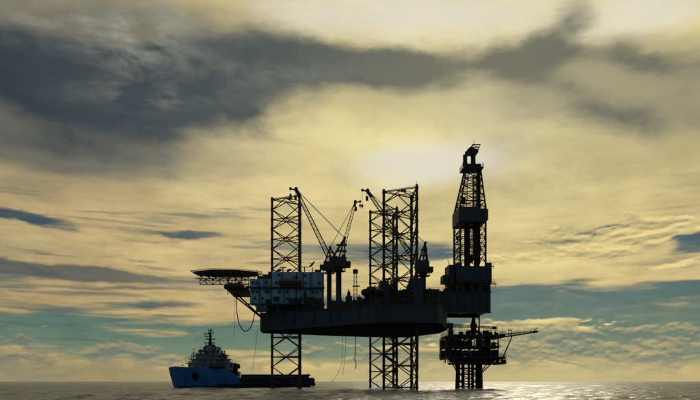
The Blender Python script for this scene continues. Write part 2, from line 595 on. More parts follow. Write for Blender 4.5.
# ------------------------------------------------------------------ sea
def build_sea():
    ang = np.concatenate([np.linspace(-180, -52, 33)[:-1], np.linspace(-52, -36, 24)[:-1], np.linspace(-36, 36, 430)[:-1], np.linspace(36, 52, 24)[:-1], np.linspace(52, 180, 33)])
    rr = [3.0]
    while rr[-1] < 40: rr.append(rr[-1] * 1.06)
    while rr[-1] < 1400: rr.append(rr[-1] * 1.0075)
    while rr[-1] < 70000: rr.append(rr[-1] * 1.13)
    rr = np.array(rr)
    a = np.radians(ang[:-1])
    A, Rr = np.meshgrid(a, rr)
    X, Y = np.sin(A) * Rr, np.cos(A) * Rr
    rng = np.random.default_rng(5)
    Z = np.zeros_like(X)
    DX, DY = np.zeros_like(X), np.zeros_like(X)
    for i in range(90):
        lam = 1.2 * (14.0 / 1.2) ** (rng.random() ** 1.3)
        th = math.radians(262) + rng.normal(0, 0.5)
        k = 2 * math.pi / lam
        amp = 0.0072 * lam ** 0.85 * (0.5 + rng.random())
        ph = rng.random() * 2 * math.pi
        fade = np.clip((lam * 95 - Rr) / (lam * 50), 0, 1)        # small waves only where the mesh is fine enough
        arg = k * (X * math.cos(th) + Y * math.sin(th)) + ph
        Z += amp * fade * np.sin(arg)
        DX += -0.8 * amp * fade * math.cos(th) * np.cos(arg)
        DY += -0.8 * amp * fade * math.sin(th) * np.cos(arg)
    X, Y = X + DX, Y + DY
    nr, na = X.shape
    co = np.stack([X, Y, Z], -1).reshape(-1, 3)
    co = np.vstack([co, [[0, 0, 0]]])
    i, j = np.meshgrid(np.arange(nr - 1), np.arange(na), indexing='ij')
    j2 = (j + 1) % na
    q = np.stack([i * na + j, i * na + j2, (i + 1) * na + j2, (i + 1) * na + j], -1).reshape(-1, 4)
    q = q[:, ::-1]
    me = bpy.data.meshes.new('sea')
    cap = [(k, nr * na, (k + 1) % na) for k in range(na)]
    nq = len(q)
    me.vertices.add(len(co))
    me.vertices.foreach_set('co', co.ravel())
    loops = np.concatenate([q.ravel(), np.array([(c[0], c[1], c[2]) for c in cap]).ravel()])
    me.loops.add(len(loops))
    me.loops.foreach_set('vertex_index', loops.astype(np.int32))
    start = np.concatenate([np.arange(nq) * 4, nq * 4 + np.arange(len(cap)) * 3])
    me.polygons.add(nq + len(cap))
    me.polygons.foreach_set('loop_start', start.astype(np.int32))
    me.update(calc_edges=True)
    me.validate()
    me.polygons.foreach_set('use_smooth', [True] * len(me.polygons))
    # normals must point up
    if me.polygons[nq // 2].normal.z < 0:
        me.flip_normals()
    m = bpy.data.materials.new('sea_water')
    m.use_nodes = True
    t = m.node_tree
    bs = t.nodes['Principled BSDF']
    S.tree = t
    g = t.nodes.new('ShaderNodeNewGeometry')
    x, y, z = sep(S(g.outputs['Position']))
    bs.inputs['Base Color'].default_value = (0.150, 0.164, 0.182, 1)
    bs.inputs['IOR'].default_value = 1.333
    gust = noise(vec(x * 0.006, y * 0.003, 0.0), 1.0, 4.0, 0.55)
    t.links.new((gust * 0.14 + 0.09).s, bs.inputs['Roughness'])
    h1 = noise(vec(x * 0.3, y, 0.0), 0.55, 4.0, 0.6)
    h2 = noise(vec(x * 0.4, y * 1.4, 3.0), 2.4, 3.0, 0.6)
    hh = h1 * 0.42 + h2 * 0.085
    bp = t.nodes.new('ShaderNodeBump')
    t.links.new(hh.s, bp.inputs['Height'])
    bp.inputs['Distance'].default_value = 1.0
    t.links.new((gust * 1.8 + 0.5).s, bp.inputs['Strength'])
    t.links.new(bp.outputs[0], bs.inputs['Normal'])
    S.tree = wt
    me.materials.append(m)
    ob = bpy.data.objects.new('sea', me)
    ob['kind'] = 'structure'
    col.objects.link(ob)


build_sea()

# ------------------------------------------------------------------ jack-up rig
DECK = 24.3
rig = Thing('jackup_rig', 'huge dark jack-up drilling rig standing on three lattice legs', 'drilling rig', (0, 0, 0))
LEG_SIDE, BAY = 10.4, 6.4
LA, LB = LEG_SIDE * 0.577, LEG_SIDE * 0.2887         # apex and base distances from the leg centre


def leg_chords(cx, cy):
    return [(cx - LA, cy), (cx + LB, cy - LEG_SIDE / 2), (cx + LB, cy + LEG_SIDE / 2)]


bow_c = (R(290.6, 300, 0).x, 0.0)
near_c = (R(404.0, 300, -21.5).x, -21.5)
far_c = (R(386.8, 300, 21.5).x, 21.5)
LEGS = [(bow_c, 62.6), (near_c, 59.3), (far_c, 64.6)]


def hull_outline():
    return [(-43.5, -5.0), (-7.0, -30.5), (8.8, -30.5), (10.2, -28.8), (13.2, -18.0), (16.2, -6.5), (16.2, 6.5), (8.5, 30.5), (-7.0, 30.5), (-43.5, 5.0)]


def plate_with_wells(z_of, wells):
    """outline and triangular leg wells filled as one sheet"""
    b = bmesh.new()
    edges = []
    for loop in [hull_outline()] + wells:
        vs = [b.verts.new((x, y, z_of(x))) for x, y in loop]
        for i in range(len(vs)):
            edges.append(b.edges.new((vs[i], vs[(i + 1) % len(vs)])))
    bmesh.ops.triangle_fill(b, use_beauty=True, use_dissolve=False, edges=edges)
    return b


def keel(x):
    pts = [(-43.5, 18.6), (-25.0, 19.05), (-10, 19.2), (5.0, 19.2), (16.2, 18.9)]
    for (a, za), (c, zc) in zip(pts[:-1], pts[1:]):
        if x <= c:
            return za + (zc - za) * (x - a) / (c - a)
    return pts[-1][1]


wells = []
for (cx, cy), zt in LEGS:
    g = 1.25
    wells.append([(cx - LA - g * 2, cy), (cx + LB + g, cy - LEG_SIDE / 2 - g * 1.7), (cx + LB + g, cy + LEG_SIDE / 2 + g * 1.7)])
hm = MB()
for zf, flip in ((lambda x: DECK, False), (keel, True)):
    b = plate_with_wells(zf, wells)
    b.verts.ensure_lookup_table()
    b.verts.index_update()
    hm.add([v.co for v in b.verts], [tuple(v.index for v in f.verts) for f in b.faces])
    b.free()
for loop in [hull_outline()] + wells:
    for (xa, ya), (xb, yb) in zip(loop, loop[1:] + loop[:1]):
        hm.add([(xa, ya, keel(xa)), (xb, yb, keel(xb)), (xb, yb, DECK), (xa, ya, DECK)], [(0, 1, 2, 3)])
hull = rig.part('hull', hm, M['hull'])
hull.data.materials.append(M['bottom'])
for pl in hull.data.polygons:                       # darker, duller colour on the downward faces of the hull
    if abs(pl.normal.z) > 0.9 and pl.center.z < 21:
        pl.material_index = 1
# rubbing strakes, fender ribs and the deck-edge bulwark of the hull
ol = hull_outline()
for zz, rr_ in ((DECK - 0.25, 0.22),):
    k = MB()
    for (xa, ya), (xb, yb) in zip(ol, ol[1:] + ol[:1]):
        k.tube((xa, ya, zz), (xb, yb, zz), rr_, 6)
    rig.part('rubbing_strake', k, M['steel'], hull)
for (xa, ya), (xb, yb), n_ in ((ol[0], ol[1], 14), (ol[1], ol[2], 6), (ol[3], ol[4], 4)):
    for i in range(n_):
        t = (i + 0.5) / n_
        x, y = xa + (xb - xa) * t, ya + (yb - ya) * t
        k = MB().tube((x, y, keel(x) + 0.1), (x, y, DECK - 0.5), 0.11, 6)
        rig.part('fender_rib', k, M['hull'], hull)
k = MB()
k.rail([(x, y, DECK) for x, y in ol] + [(ol[0][0], ol[0][1], DECK)], 1.15, 2.2, 0.05, 3)
rig.part('deck_rail', k, M['steel'], hull)

# legs
for li, ((cx, cy), zt) in enumerate(LEGS):
    ch = leg_chords(cx, cy)
    zb = -5.0
    core = MB()                                     # span breakers inside the leg and the face turned edge-on
    levels = []
    z = zt - 0.9
    while z > zb:
        levels.append(z)
        z -= BAY

    def mid(a, b):
        return ((a[0] + b[0]) / 2, (a[1] + b[1]) / 2)
    faces = [(ch[0], ch[1]), (ch[0], ch[2]), (ch[1], ch[2])]
    for z in levels:
        ms = [mid(*f) for f in faces]
        for i in range(3):
            a, c = ms[i], ms[(i + 1) % 3]
            core.tube((a[0], a[1], z), (c[0], c[1], z), 0.10, 5)
        a, c = faces[2]
        m_ = mid(a, c)
        core.tube((a[0], a[1], z), (c[0], c[1], z), 0.17, 6)
        for e in (a, c):
            for dzz in (BAY / 2, -BAY / 2):
                if z + dzz < zt:
                    core.tube((m_[0], m_[1], z), (e[0], e[1], z + dzz), 0.16, 6)
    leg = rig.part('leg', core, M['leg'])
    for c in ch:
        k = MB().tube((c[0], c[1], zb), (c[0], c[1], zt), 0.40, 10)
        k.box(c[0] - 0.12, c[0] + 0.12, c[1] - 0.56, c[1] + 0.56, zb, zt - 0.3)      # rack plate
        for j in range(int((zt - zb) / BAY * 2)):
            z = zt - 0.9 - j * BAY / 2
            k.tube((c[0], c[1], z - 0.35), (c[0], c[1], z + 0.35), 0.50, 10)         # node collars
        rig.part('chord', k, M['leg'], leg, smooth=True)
    for a, c in faces[:2]:
        m_ = mid(a, c)
        for z in levels:
            if 19.4 < z < (35.0 if li == 0 else 23.5):
                continue                                                              # out of sight inside hull and deckhouse
            put_bar(rig, 'horizontal_brace', BARS, (a[0], a[1], z), (c[0], c[1], z), 0.17, M['leg'], leg)
            for e in (a, c):
                for dzz in (BAY / 2, -BAY / 2):
                    if z + dzz < zt:
                        put_bar(rig, 'diagonal_brace', BARS, (m_[0], m_[1], z), (e[0], e[1], z + dzz), 0.16, M['leg'], leg)
    # walkway frame on top of the leg
    k = MB()
    for i in range(3):
        a, c = ch[i], ch[(i + 1) % 3]
        k.tube((a[0], a[1], zt - 0.55), (c[0], c[1], zt - 0.55), 0.12, 5)
    k.tube((ch[1][0], ch[1][1], zt), (ch[1][0], ch[1][1], zt + 1.1), 0.06, 5)
    k.box(cx - 1.0, cx + 0.6, cy - 0.5, cy + 0.5, zt - 0.6, zt - 0.2)
    rig.part('leg_top_frame', k, M['leg'], leg)

# jack houses round every chord
for li, ((cx, cy), zt) in enumerate(LEGS):
    for c in leg_chords(cx, cy):
        h = 7.2 if li else 5.5
        k = MB()
        for s_ in (-1, 1):
            y0 = c[1] + s_ * 1.35
            k.box(c[0] - 1.3, c[0] + 1.3, y0 - 0.7, y0 + 0.7, DECK, DECK + h, cham=0.15)
            for q in range(4):
                zq = DECK + 0.9 + q * 1.5
                k.tube((c[0] - 1.3, y0, zq), (c[0] - 1.85, y0, zq), 0.42, 8)
                k.tube((c[0] + 1.3, y0, zq), (c[0] + 1.85, y0, zq), 0.42, 8)
        k.box(c[0] - 1.3, c[0] + 1.3, c[1] - 2.05, c[1] - 0.62, DECK + h + 0.003, DECK + h + 0.5)
        k.box(c[0] - 1.3, c[0] + 1.3, c[1] + 0.62, c[1] + 2.05, DECK + h + 0.003, DECK + h + 0.5)
        rig.part('jack_house', k, M['navy'])

# --- accommodation block, U-shaped round the bow leg
NY = -12.0
xL, xM, xR = RX(250, NY), RX(272, NY), RX(324, NY)
z0, z1, z2 = RZ(304, 285, NY), RZ(279, 260, NY), RZ(272, 300, NY)
zg = RZ(287.5, 285, NY)
acc = MB()
for s_ in (-1, 1):
    ys = sorted((s_ * 7.6, s_ * 12.0))
    acc.box(xL, xM, ys[0], ys[1], z0, z1)
    acc.box(xM + 0.003, xR, ys[0], ys[1], z0 + 0.002, z2)
acc.box(xR - 6.4, xR - 0.004, -7.597, 7.597, z0 + 0.003, z2 - 0.6)
acc.box(xR - 6.3, xR - 0.6, -7.5, 7.5, DECK, z0)
block = rig.part('accommodation_block', acc, M['house'])
# recessed dark deck under it
k = MB()
for s_ in (-1, 1):
    ys = sorted((s_ * 7.55, s_ * 10.2))
    k.box(xL + 8.5, xR - 0.8, ys[0], ys[1], DECK, z0)
rig.part('lower_deckhouse', k, M['steel'], block)
for i in range(11):
    x = xL + 1.6 + i * (xR - xL - 2.6) / 10
    k = MB().tube((x, NY + 0.5, DECK if x > -33 else z0 - 0.9), (x, NY + 0.5, z0), 0.15, 6)
    rig.part('support_post', k, M['steel'], block)
# galleries
for zz, xa, xb in ((zg, xL, xR), (z0, xL - 0.8, xR)):
    k = MB().box(xa - 0.4, xb + 0.3, NY - 1.15, NY - 0.004, zz - 0.32, zz)
    k.rail([(xa - 0.3, NY - 1.05, zz), (xb + 0.2, NY - 1.05, zz)], 1.1, 2.0, 0.04, 2)
    for i in range(9):
        x = xa + 0.6 + i * (xb - xa - 1.0) / 8
        k.tube((x, NY - 1.0, zz - 0.32), (x, NY - 0.02, zz - 1.1), 0.06, 4)
    rig.part('gallery_walkway', k, M['steel'], block)
# windows and doors
wm = MB().box(-0.30, 0.30, -0.05, 0.03, -0.32, 0.32).mesh('window', mat=M['glass'])
wf = MB()
for a, b in ((-0.36, -0.30), (0.30, 0.36)):
    wf.box(a, b, -0.08, 0.02, -0.38, 0.38)
for a, b in ((-0.38, -0.32), (0.32, 0.38)):
    wf.box(-0.30, 0.30, -0.08, 0.02, a, b)
wf = wf.mesh('window_frame', mat=M['navy'])
for zz, xs in ((RZ(282.6, 280, NY), (253, 257, 266.5, 276, 305.5, 319.5)), (RZ(292.0, 280, NY), (253, 257.5, 266, 268.5, 279.5, 287, 305, 313, 317)),
               (RZ(298.4, 280, NY), (255, 262.5, 274, 287, 301, 306)), (RZ(275.2, 280, NY), (279, 305.5))):
    for px in xs:
        w = rig.inst('window', wm, (RX(px, NY), NY, zz), block)
        rig.inst('window_frame', wf, (RX(px, NY), NY, zz), block)
for px, zz in ((282, zg), (300, zg), (290, z0), (320, z0)):
    x = RX(px, NY)
    k = MB().box(x - 0.5, x + 0.5, NY - 0.07, NY + 0.02, zz + 0.05, zz + 2.05)
    rig.part('door', k, M['navy'], block)
# ladders, pipe runs, cable trays and boxes on the wall
for px, za_, zb2 in ((259.6, z0, z1), (271.2, z0, z1), (284.0, z0, zg - 0.4), (296.4, z0, z2), (303.0, zg, z2), (310.4, z0, z2), (322.6, z0 - 1.5, z2)):
    x = RX(px, NY)
    k = MB().tube((x, NY - 0.14, za_ + 0.05), (x, NY - 0.14, zb2 - 0.1), 0.11, 6)
    for q in range(3):
        zz = za_ + (zb2 - za_) * (q + 0.5) / 3
        k.box(x - 0.18, x + 0.18, NY - 0.16, NY + 0.01, zz - 0.06, zz + 0.06)
    rig.part('wall_pipe', k, M['steel'] if px > 280 else M['navy'], block)
for px, za_, zb2 in ((264.4, zg, z1), (300.5, z0, zg - 0.35)):
    x = RX(px, NY)
    k = MB()
    for dx_ in (-0.25, 0.25):
        k.tube((x + dx_, NY - 0.3, za_), (x + dx_, NY - 0.3, zb2), 0.05, 5)
    n_ = int((zb2 - za_) / 0.4)
    for q in range(n_):
        zz = za_ + 0.3 + q * 0.4
        if zz < zb2:
            k.tube((x - 0.25, NY - 0.3, zz), (x + 0.25, NY - 0.3, zz), 0.03, 4)
    rig.part('wall_ladder', k, M['steel'], block)
for px, py, w_, h in ((276.5, 298.5, 1.6, 1.2), (296.5, 300.5, 2.6, 1.5), (309.5, 300.0, 3.4, 1.9), (317.0, 301.0, 2.2, 1.4), (305.0, 294.5, 1.0, 0.9), (268.0, 301.0, 1.4, 1.0)):
    p = R(px, py, NY - 0.5)
    rig.part('wall_locker', MB().box(p.x - w_ / 2, p.x + w_ / 2, NY - 0.75, NY - 0.003, p.z - h / 2, p.z + h / 2, cham=0.08), M['steel'], block)
# stowed gear on the dark deck below the block and along the deck edge
for i in range(16):
    t = (i + 0.5) / 16
    x = -37.0 + 33.0 * t + 0.5 * math.sin(i * 7.1)
    yy = -5.0 - (x + 43.5) * 25.5 / 36.5 + 1.9
    h = 0.9 + 0.9 * abs(math.sin(i * 2.3))
    w_ = 0.9 + 0.8 * abs(math.cos(i * 3.7))
    rig.part('deck_locker', MB().box(x - w_ / 2, x + w_ / 2, yy - 0.5, yy + 0.5, DECK, DECK + h, cham=0.08), M['steel'] if i % 3 else M['rust'])
# pipes and rungs down the hull side
for t in (0.08, 0.22, 0.31, 0.47, 0.6, 0.66, 0.83, 0.95):
    x, y = ol[0][0] + (ol[1][0] - ol[0][0]) * t, ol[0][1] + (ol[1][1] - ol[0][1]) * t
    k = MB().path([(x, y + 0.4, DECK + 0.3), (x - 0.15, y - 0.25, DECK + 0.2), (x - 0.15, y - 0.25, keel(x) + 0.6 + (t * 7 % 1) * 1.5)], 0.13, 6)
    rig.part('overboard_discharge', k, M['steel'], hull)
# roof gear
k = MB()
k.rail([(xM + 0.2, NY + 0.2, z2), (xR - 0.2, NY + 0.2, z2), (xR - 0.2, -8, z2)], 1.0, 2.0, 0.035, 2)
k.rail([(xL + 0.2, NY + 0.2, z1), (xM - 0.2, NY + 0.2, z1)], 1.0, 2.0, 0.035, 2)
rig.part('roof_rail', k, M['steel'], block)
for px, h, r_ in ((283, 1.7, 0.22), (304.5, 1.9, 0.18), (288, 1.0, 0.4), (278, 0.9, 0.5)):
    x = RX(px, -10)
    k = MB().tube((x, -10, z2), (x, -10, z2 + h), r_, 8)
    k.tube((x - 1.1 * (r_ < 0.3), -10, z2 + h), (x + 1.1, -10, z2 + h), r_ * 0.8, 8)
    rig.part('roof_vent', k, M['grey'], block)
for px, w_, h, y_ in ((267, 2.6, 1.6, -10), (270.3, 1.2, 2.4, -10.2), (261, 2.2, 1.1, -9.5), (318, 2.0, 0.9, -10)):
    x = RX(px, y_)
    zb_ = z1 if px < 272 else z2
    k = MB().box(x - w_ / 2, x + w_ / 2, y_ - 1.2, y_ + 1.2, zb_, zb_ + h, cham=0.12)
    rig.part('ventilation_unit', k, M['grey'], block)
k = MB()
p = R(268, 271, -11)
for dx_, h in ((-3.0, 3.4), (-2.2, 2.2), (0.6, 2.6)):
    k.tube((p.x + dx_ + 0.4, -11, z1), (p.x + dx_ - 0.3, -11, z1 + h * 0.9), 0.06, 5)
rig.part('whip_antenna', k, M['steel'], block)

# --- helideck on its truss
hc = R(227.2, 270, -2)
hx, hy = 10.7, 6.6
hz_ = 38.0 - 0.0
zdeck = CAM_H + (HORIZON - 269.6) / FPX * 200.5
oct_ = [(math.cos(rad(22.5 + 45 * i)) / math.cos(rad(22.5)), math.sin(rad(22.5 + 45 * i)) / math.cos(rad(22.5))) for i in range(8)]
k = MB().prism([(hc.x + hx * 0.93 * a, hc.y + hy * 0.93 * b) for a, b in oct_], zdeck - 0.55, zdeck)
for i in range(9):
    x = hc.x - hx * 0.8 + i * hx * 0.2
    hw = hy * 0.93 * min(1.0, 1.32 - abs(x - hc.x) / hx)
    k.box(x - 0.12, x + 0.12, hc.y - hw + 0.3, hc.y + hw - 0.3, zdeck - 1.15, zdeck - 0.553)
heli = rig.part('helideck', k, M['steel'])
k = MB()
inner = [(hc.x + hx * 0.93 * a, hc.y + hy * 0.93 * b) for a, b in oct_]
outer = [(hc.x + hx * 1.045 * a, hc.y + hy * 1.045 * b) for a, b in oct_]
for i in range(8):
    j = (i + 1) % 8
    k.tube((*outer[i], zdeck + 0.15), (*outer[j], zdeck + 0.15), 0.06, 5)
    for q in range(7):
        t = q / 6
        a = (inner[i][0] + (inner[j][0] - inner[i][0]) * t, inner[i][1] + (inner[j][1] - inner[i][1]) * t)
        b = (outer[i][0] + (outer[j][0] - outer[i][0]) * t, outer[i][1] + (outer[j][1] - outer[i][1]) * t)
        k.tube((*a, zdeck - 0.2), (*b, zdeck + 0.15), 0.05, 4)
    for q in range(3):
        t = (q + 0.6) / 3
        e = [(inner[m][0] + (outer[m][0] - inner[m][0]) * t, inner[m][1] + (outer[m][1] - inner[m][1]) * t) for m in (i, j)]
        k.tube((*e[0], zdeck - 0.2 + 0.33 * t), (*e[1], zdeck - 0.2 + 0.33 * t), 0.03, 4)
rig.part('safety_net', k, M['steel'], heli)
# support truss: two long frames under the deck back to the block
zt_, zb_ = zdeck - 1.2, zdeck - 3.1
for y in (hc.y - 4.6, hc.y + 4.6):
    xs = [RX(200, y), RX(206, y), RX(213, y), RX(220, y), RX(228, y), RX(236, y), RX(245, y), xL + 0.2]
    put_bar(rig, 'truss_chord', BARS, (xs[0], y, zb_), (xs[-1], y, zb_), 0.16, M['steel'], heli)
    put_bar(rig, 'truss_chord', BARS, (xs[0] - 1.5, y, zt_), (xs[-1], y, zt_), 0.16, M['steel'], heli)
    for i, x in enumerate(xs[:-1]):
        put_bar(rig, 'truss_post', BARS, (x, y, zb_), (x, y, zt_), 0.13, M['steel'], heli)
        if i % 2 == 0:
            put_bar(rig, 'truss_diagonal', BARS, (x, y, zb_), (xs[i + 1], y, zt_), 0.10, M['steel'], heli)
        else:
            put_bar(rig, 'truss_diagonal', BARS, (x, y, zt_), (xs[i + 1], y, zb_), 0.10, M['steel'], heli)
    # long raking struts down to the hull
    put_bar(rig, 'raking_strut', BARS, (R(233.5, 293.5, y).x, y, zb_ - 3.4), (-43.4, y * 0.9, DECK - 1.0), 0.26, M['steel'], heli)
    put_bar(rig, 'raking_strut', BARS, (R(236, 294, y).x, y, zb_ - 3.4), (xL + 0.1, y, zb_ - 1.5), 0.14, M['steel'], heli)
    put_bar(rig, 'raking_strut', BARS, (R(233.5, 293.5, y).x, y, zb_ - 3.4), (R(228, 280, y).x, y, zb_), 0.2, M['steel'], heli)
for x in (RX(206, -2), RX(220, -2), RX(236, -2)):
    put_bar(rig, 'truss_cross_member', BARS, (x, hc.y - 4.6, zb_), (x, hc.y + 4.6, zb_), 0.12, M['steel'], heli)
# embarkation platform under the helideck
pz = RZ(291.0, 238, -9)
k = MB().box(RX(229, -9), xL - 0.003, -10.5, 3.0, pz - 0.35, pz)
k.rail([(RX(229, -9), -10.4, pz), (xL - 0.1, -10.4, pz)], 1.1, 1.6, 0.05, 2)
for px in (231, 240, 248):
    x = RX(px, -9)
    k.tube((x, -9.5, pz), (x, -6.7, zb_), 0.12, 5)
    k.tube((x, 2.5, pz), (x, 2.6, zb_), 0.12, 5)
rig.part('embarkation_platform', k, M['steel'])
for px, w_, h in ((233, 1.4, 2.0), (243.5, 1.8, 1.6), (247.5, 1.2, 2.4)):
    x = RX(px, -3)
    rig.part('platform_locker', MB().box(x - w_ / 2, x + w_ / 2, -4, -2.2, pz, pz + h, cham=0.1), M['grey'])

# --- main-deck machinery
deckgear = [  # name, px from, px to, top row, y from, y to, material
    ('mud_tank', 331, 336, 300.5, -17, -11, 'navy'), ('tool_container', 340, 345, 301.5, -19, -16, 'grey'), ('tool_container', 346, 352.2, 296.0, -16, -12, 'navy'), ('air_receiver', 347.5, 350.5, 291.5, -10, -8, 'steel'),
    ('tool_container', 357.6, 362, 297.0, -18, -14, 'grey'), ('pump_house', 362.5, 369, 298.5, -24, -19, 'steel'), ('winch_house', 367, 372.5, 292.0, -14, -9, 'steel'),
    ('engine_room_casing', 372, 384, 293.5, -9, 2, 'navy'), ('engine_room_casing', 386, 398, 286.0, -13, -4, 'navy'), ('mud_module', 399, 412, 290.0, -12, -2, 'steel'), ('mud_module', 424.5, 432, 295.0, -20, -15, 'steel'),
    ('pipe_bin', 432.5, 441, 297.5, -14, -9.3, 'navy'), ('mud_module', 426.5, 433, 290.0, -12, -9.2, 'steel'), ('winch_house', 436, 443.5, 292.0, -11.5, -9.2, 'navy'), ('pump_house', 430.5, 438, 299.5, -17.5, -15.5, 'steel'), ('cement_unit', 352.6, 356.8, 300.0, -22, -18, 'steel'), ('pump_house', 374, 381, 299.0, -27, -23.5, 'grey'), ('cement_unit', 383, 390, 300.5, -27.5, -24.5, 'steel'), ('tool_container', 425, 430, 300.8, -23, -21.5, 'grey')]
for nm, pa, pb, py, ya, yb, mt in deckgear:
    xa, xb = RX(pa, ya), RX(pb, ya)
    zt_ = RZ(py, (pa + pb) / 2, ya)
    k = MB().box(xa, xb, ya, yb, DECK, zt_, cham=0.12)
    n_ = max(2, int((xb - xa) / 0.7))
    for i in range(n_):                              # stiffening ribs, lids and pipes
        x = xa + 0.25 + (xb - xa - 0.5) * i / (n_ - 1)
        k.box(x - 0.05, x + 0.05, ya - 0.09, ya + 0.02, DECK + 0.1, zt_ - 0.1)
    k.tube((xa + 0.3, (ya + yb) / 2, zt_ + 0.25), (xb - 0.3, (ya + yb) / 2, zt_ + 0.25), 0.16, 6)
    k.tube((xa + 0.5, ya + 0.8, zt_ - 0.1), (xa + 0.5, ya + 0.8, zt_ + 0.75), 0.12, 6)
    k.tube((xb - 0.6, yb - 0.6, zt_ - 0.1), (xb - 0.6, yb - 0.6, zt_ + 0.95), 0.09, 6)
    rig.part(nm, k, M[mt])
# raking pipe chute and exhaust stacks between the aft legs
k = MB().truss(R(383, 280.5, -14.5), R(402.5, 301, -14.5), 0.9, 0.9, 7, 0.13, 0.07)
k = MB()
k.truss(R(383, 280.5, -14.5), R(402.5, 300.5, -14.5), 0.9, 0.9, 7, 0.13, 0.07)
rig.part('pipe_chute', k, M['grey'])
for px, py in ((388, 279), (391, 281), (395, 278), (374, 287), (377, 289.5), (429, 289.5), (434, 291.5), (437.5, 293)):
    p = R(px, py, -8 if px < 420 else -13.5)
    k = MB().tube((p.x, p.y, DECK), (p.x, p.y, p.z), 0.24, 8).tube((p.x, p.y, p.z - 0.1), (p.x + 0.5, p.y, p.z + 0.45), 0.22, 8)
    rig.part('exhaust_stack', k, M['steel'])
for px, py, y_ in ((366.5, 290.5, -22), (371.5, 288.0, -25), (379.0, 290.0, -26)):
    p = R(px, py, y_)
    k = MB().lathe([(0.5, DECK), (0.5, p.z - 1.8), (1.5, p.z - 1.2), (1.7, p.z - 0.4), (1.2, p.z + 0.3), (0.3, p.z + 0.5)], p.x, y_, 10)
    rig.part('cyclone_silo', k, M['steel'], smooth=True)

# --- things on the rig -------------------------------------------------
# radio dish on the block's roof
dp = R(312.4, 272, -10.5)
dish = Thing('satellite_dish', 'tilted satellite dish on the roof of the accommodation block', 'satellite dish', (dp.x, -10.5, z2))
k = MB().tube((dp.x, -10.5, z2), (dp.x, -10.5, z2 + 1.7), 0.18, 8).box(dp.x - 0.5, dp.x + 0.5, -11.0, -10.0, z2, z2 + 0.25)
dish.part('pedestal', k, M['grey'])
ax = Vector((-0.72, -0.25, 0.64)).normalized()
c0_ = Vector((dp.x + 0.1, -10.5, z2 + 2.4))
a_ = ax.cross(Vector((0, 0, 1))).normalized()
b_ = ax.cross(a_)
rings = []
for r_, d_ in ((0.12, 0.0), (0.6, 0.06), (1.05, 0.2), (1.45, 0.42), (1.40, 0.46), (1.0, 0.27), (0.55, 0.13), (0.1, 0.08)):
    rings.append([c0_ + ax * d_ + (a_ * math.cos(t) + b_ * math.sin(t)) * r_ for t in [2 * math.pi * i / 16 for i in range(16)]])
dish.part('reflector', MB().loft(rings), M['grey'], smooth=True)
k = MB().tube(c0_ + ax * 0.1, c0_ + ax * 1.5, 0.07, 6)
dish.part('feed_horn', k, M['steel'])


# enclosed lifeboats
def lifeboat(label, x, y, z, L, davit_y=None, mat=M['orange']):
    t = Thing('lifeboat', label, 'lifeboat', (x, y, z), group='enclosed lifeboats of the rig')
    def sec(u):
        s_ = abs(u) ** 2.6
        wv = 1.35 * (1 - s_) ** 0.6 + 0.04
        hb, ht = z + 0.75 * s_, z + 2.5 - 0.55 * s_
        pts = []
        for a in range(12):
            th = 2 * math.pi * a / 12
            cz = (hb + ht) / 2
            pts.append((x + u * L / 2, y + wv * math.cos(th), cz + (ht - hb) / 2 * math.sin(th)))
        return pts
    t.part('hull', MB().loft([sec(u) for u in (-1, -0.93, -0.8, -0.6, -0.3, 0, 0.3, 0.6, 0.8, 0.93, 1)]), mat, smooth=True)
    k = MB().box(x + 0.18 * L, x + 0.32 * L, y - 0.55, y + 0.55, z + 2.2, z + 2.95, cham=0.1)
    t.part('helm_dome', k, mat)
    k = MB()
    k.tube((x - L * 0.46, y - 1.0, z + 1.15), (x + L * 0.46, y - 1.0, z + 1.15), 0.12, 6)
    t.part('fender', k, M['rubber'])
    for s_ in (-1, 1):
        k = MB().path([(x + s_ * L * 0.36, y + 2.4, z - 0.8), (x + s_ * L * 0.36, y + 2.2, z + 3.3), (x + s_ * L * 0.36, y - 0.3, z + 3.9)], 0.16, 6)
        k.tube((x + s_ * L * 0.36, y - 0.2, z + 3.9), (x + s_ * L * 0.36, y - 0.1, z + 2.1), 0.05, 4)
        t.part('davit_arm', k, M['steel'])
    return t


lp = R(289, 286.5, NY - 2.2)
lifeboat('orange enclosed lifeboat hung along the accommodation block wall', lp.x, NY - 2.45, lp.z, 6.6)
lp = R(233, 291.5, -8.7)
lifeboat('dark lifeboat stowed under the helideck on the embarkation platform', lp.x + 0.3, -8.7, pz + 0.05, 6.2, mat=M['rust'])

# small lattice flare mast amidships
mp = R(355.4, 296, -14)
mast = Thing('lattice_mast', 'slim lattice mast with a lamp head standing amidships on the deck', 'mast', (mp.x, -14, DECK))
ztop = RZ(270.5, 355, -14)
k = MB()
chs = k.truss((mp.x, -14, DECK), (mp.x, -14, ztop - 0.9), 1.1, 1.1, 9, 0.07, 0.045, 0.8, 0.8, lacing_only=True)
mbody = mast.part('lattice', k, M['steel'])
for a, b in chs:
    mast.part('corner_post', MB().tube(a, b, 0.085, 5), M['steel'])
mast.part('lamp_head', MB().box(mp.x - 0.75, mp.x + 0.75, -14.6, -13.4, ztop - 0.9, ztop + 0.3, cham=0.25), M['steel'])
mast.part('platform', MB().box(mp.x - 0.9, mp.x + 1.3, -14.9, -13.1, RZ(286.5, 355, -14), RZ(286.5, 355, -14) + 0.18), M['steel'])
mast.part('antenna', MB().tube((mp.x + 0.1, -14, ztop + 0.3), (mp.x + 0.1, -14, ztop + 1.0), 0.05, 5), M['steel'])


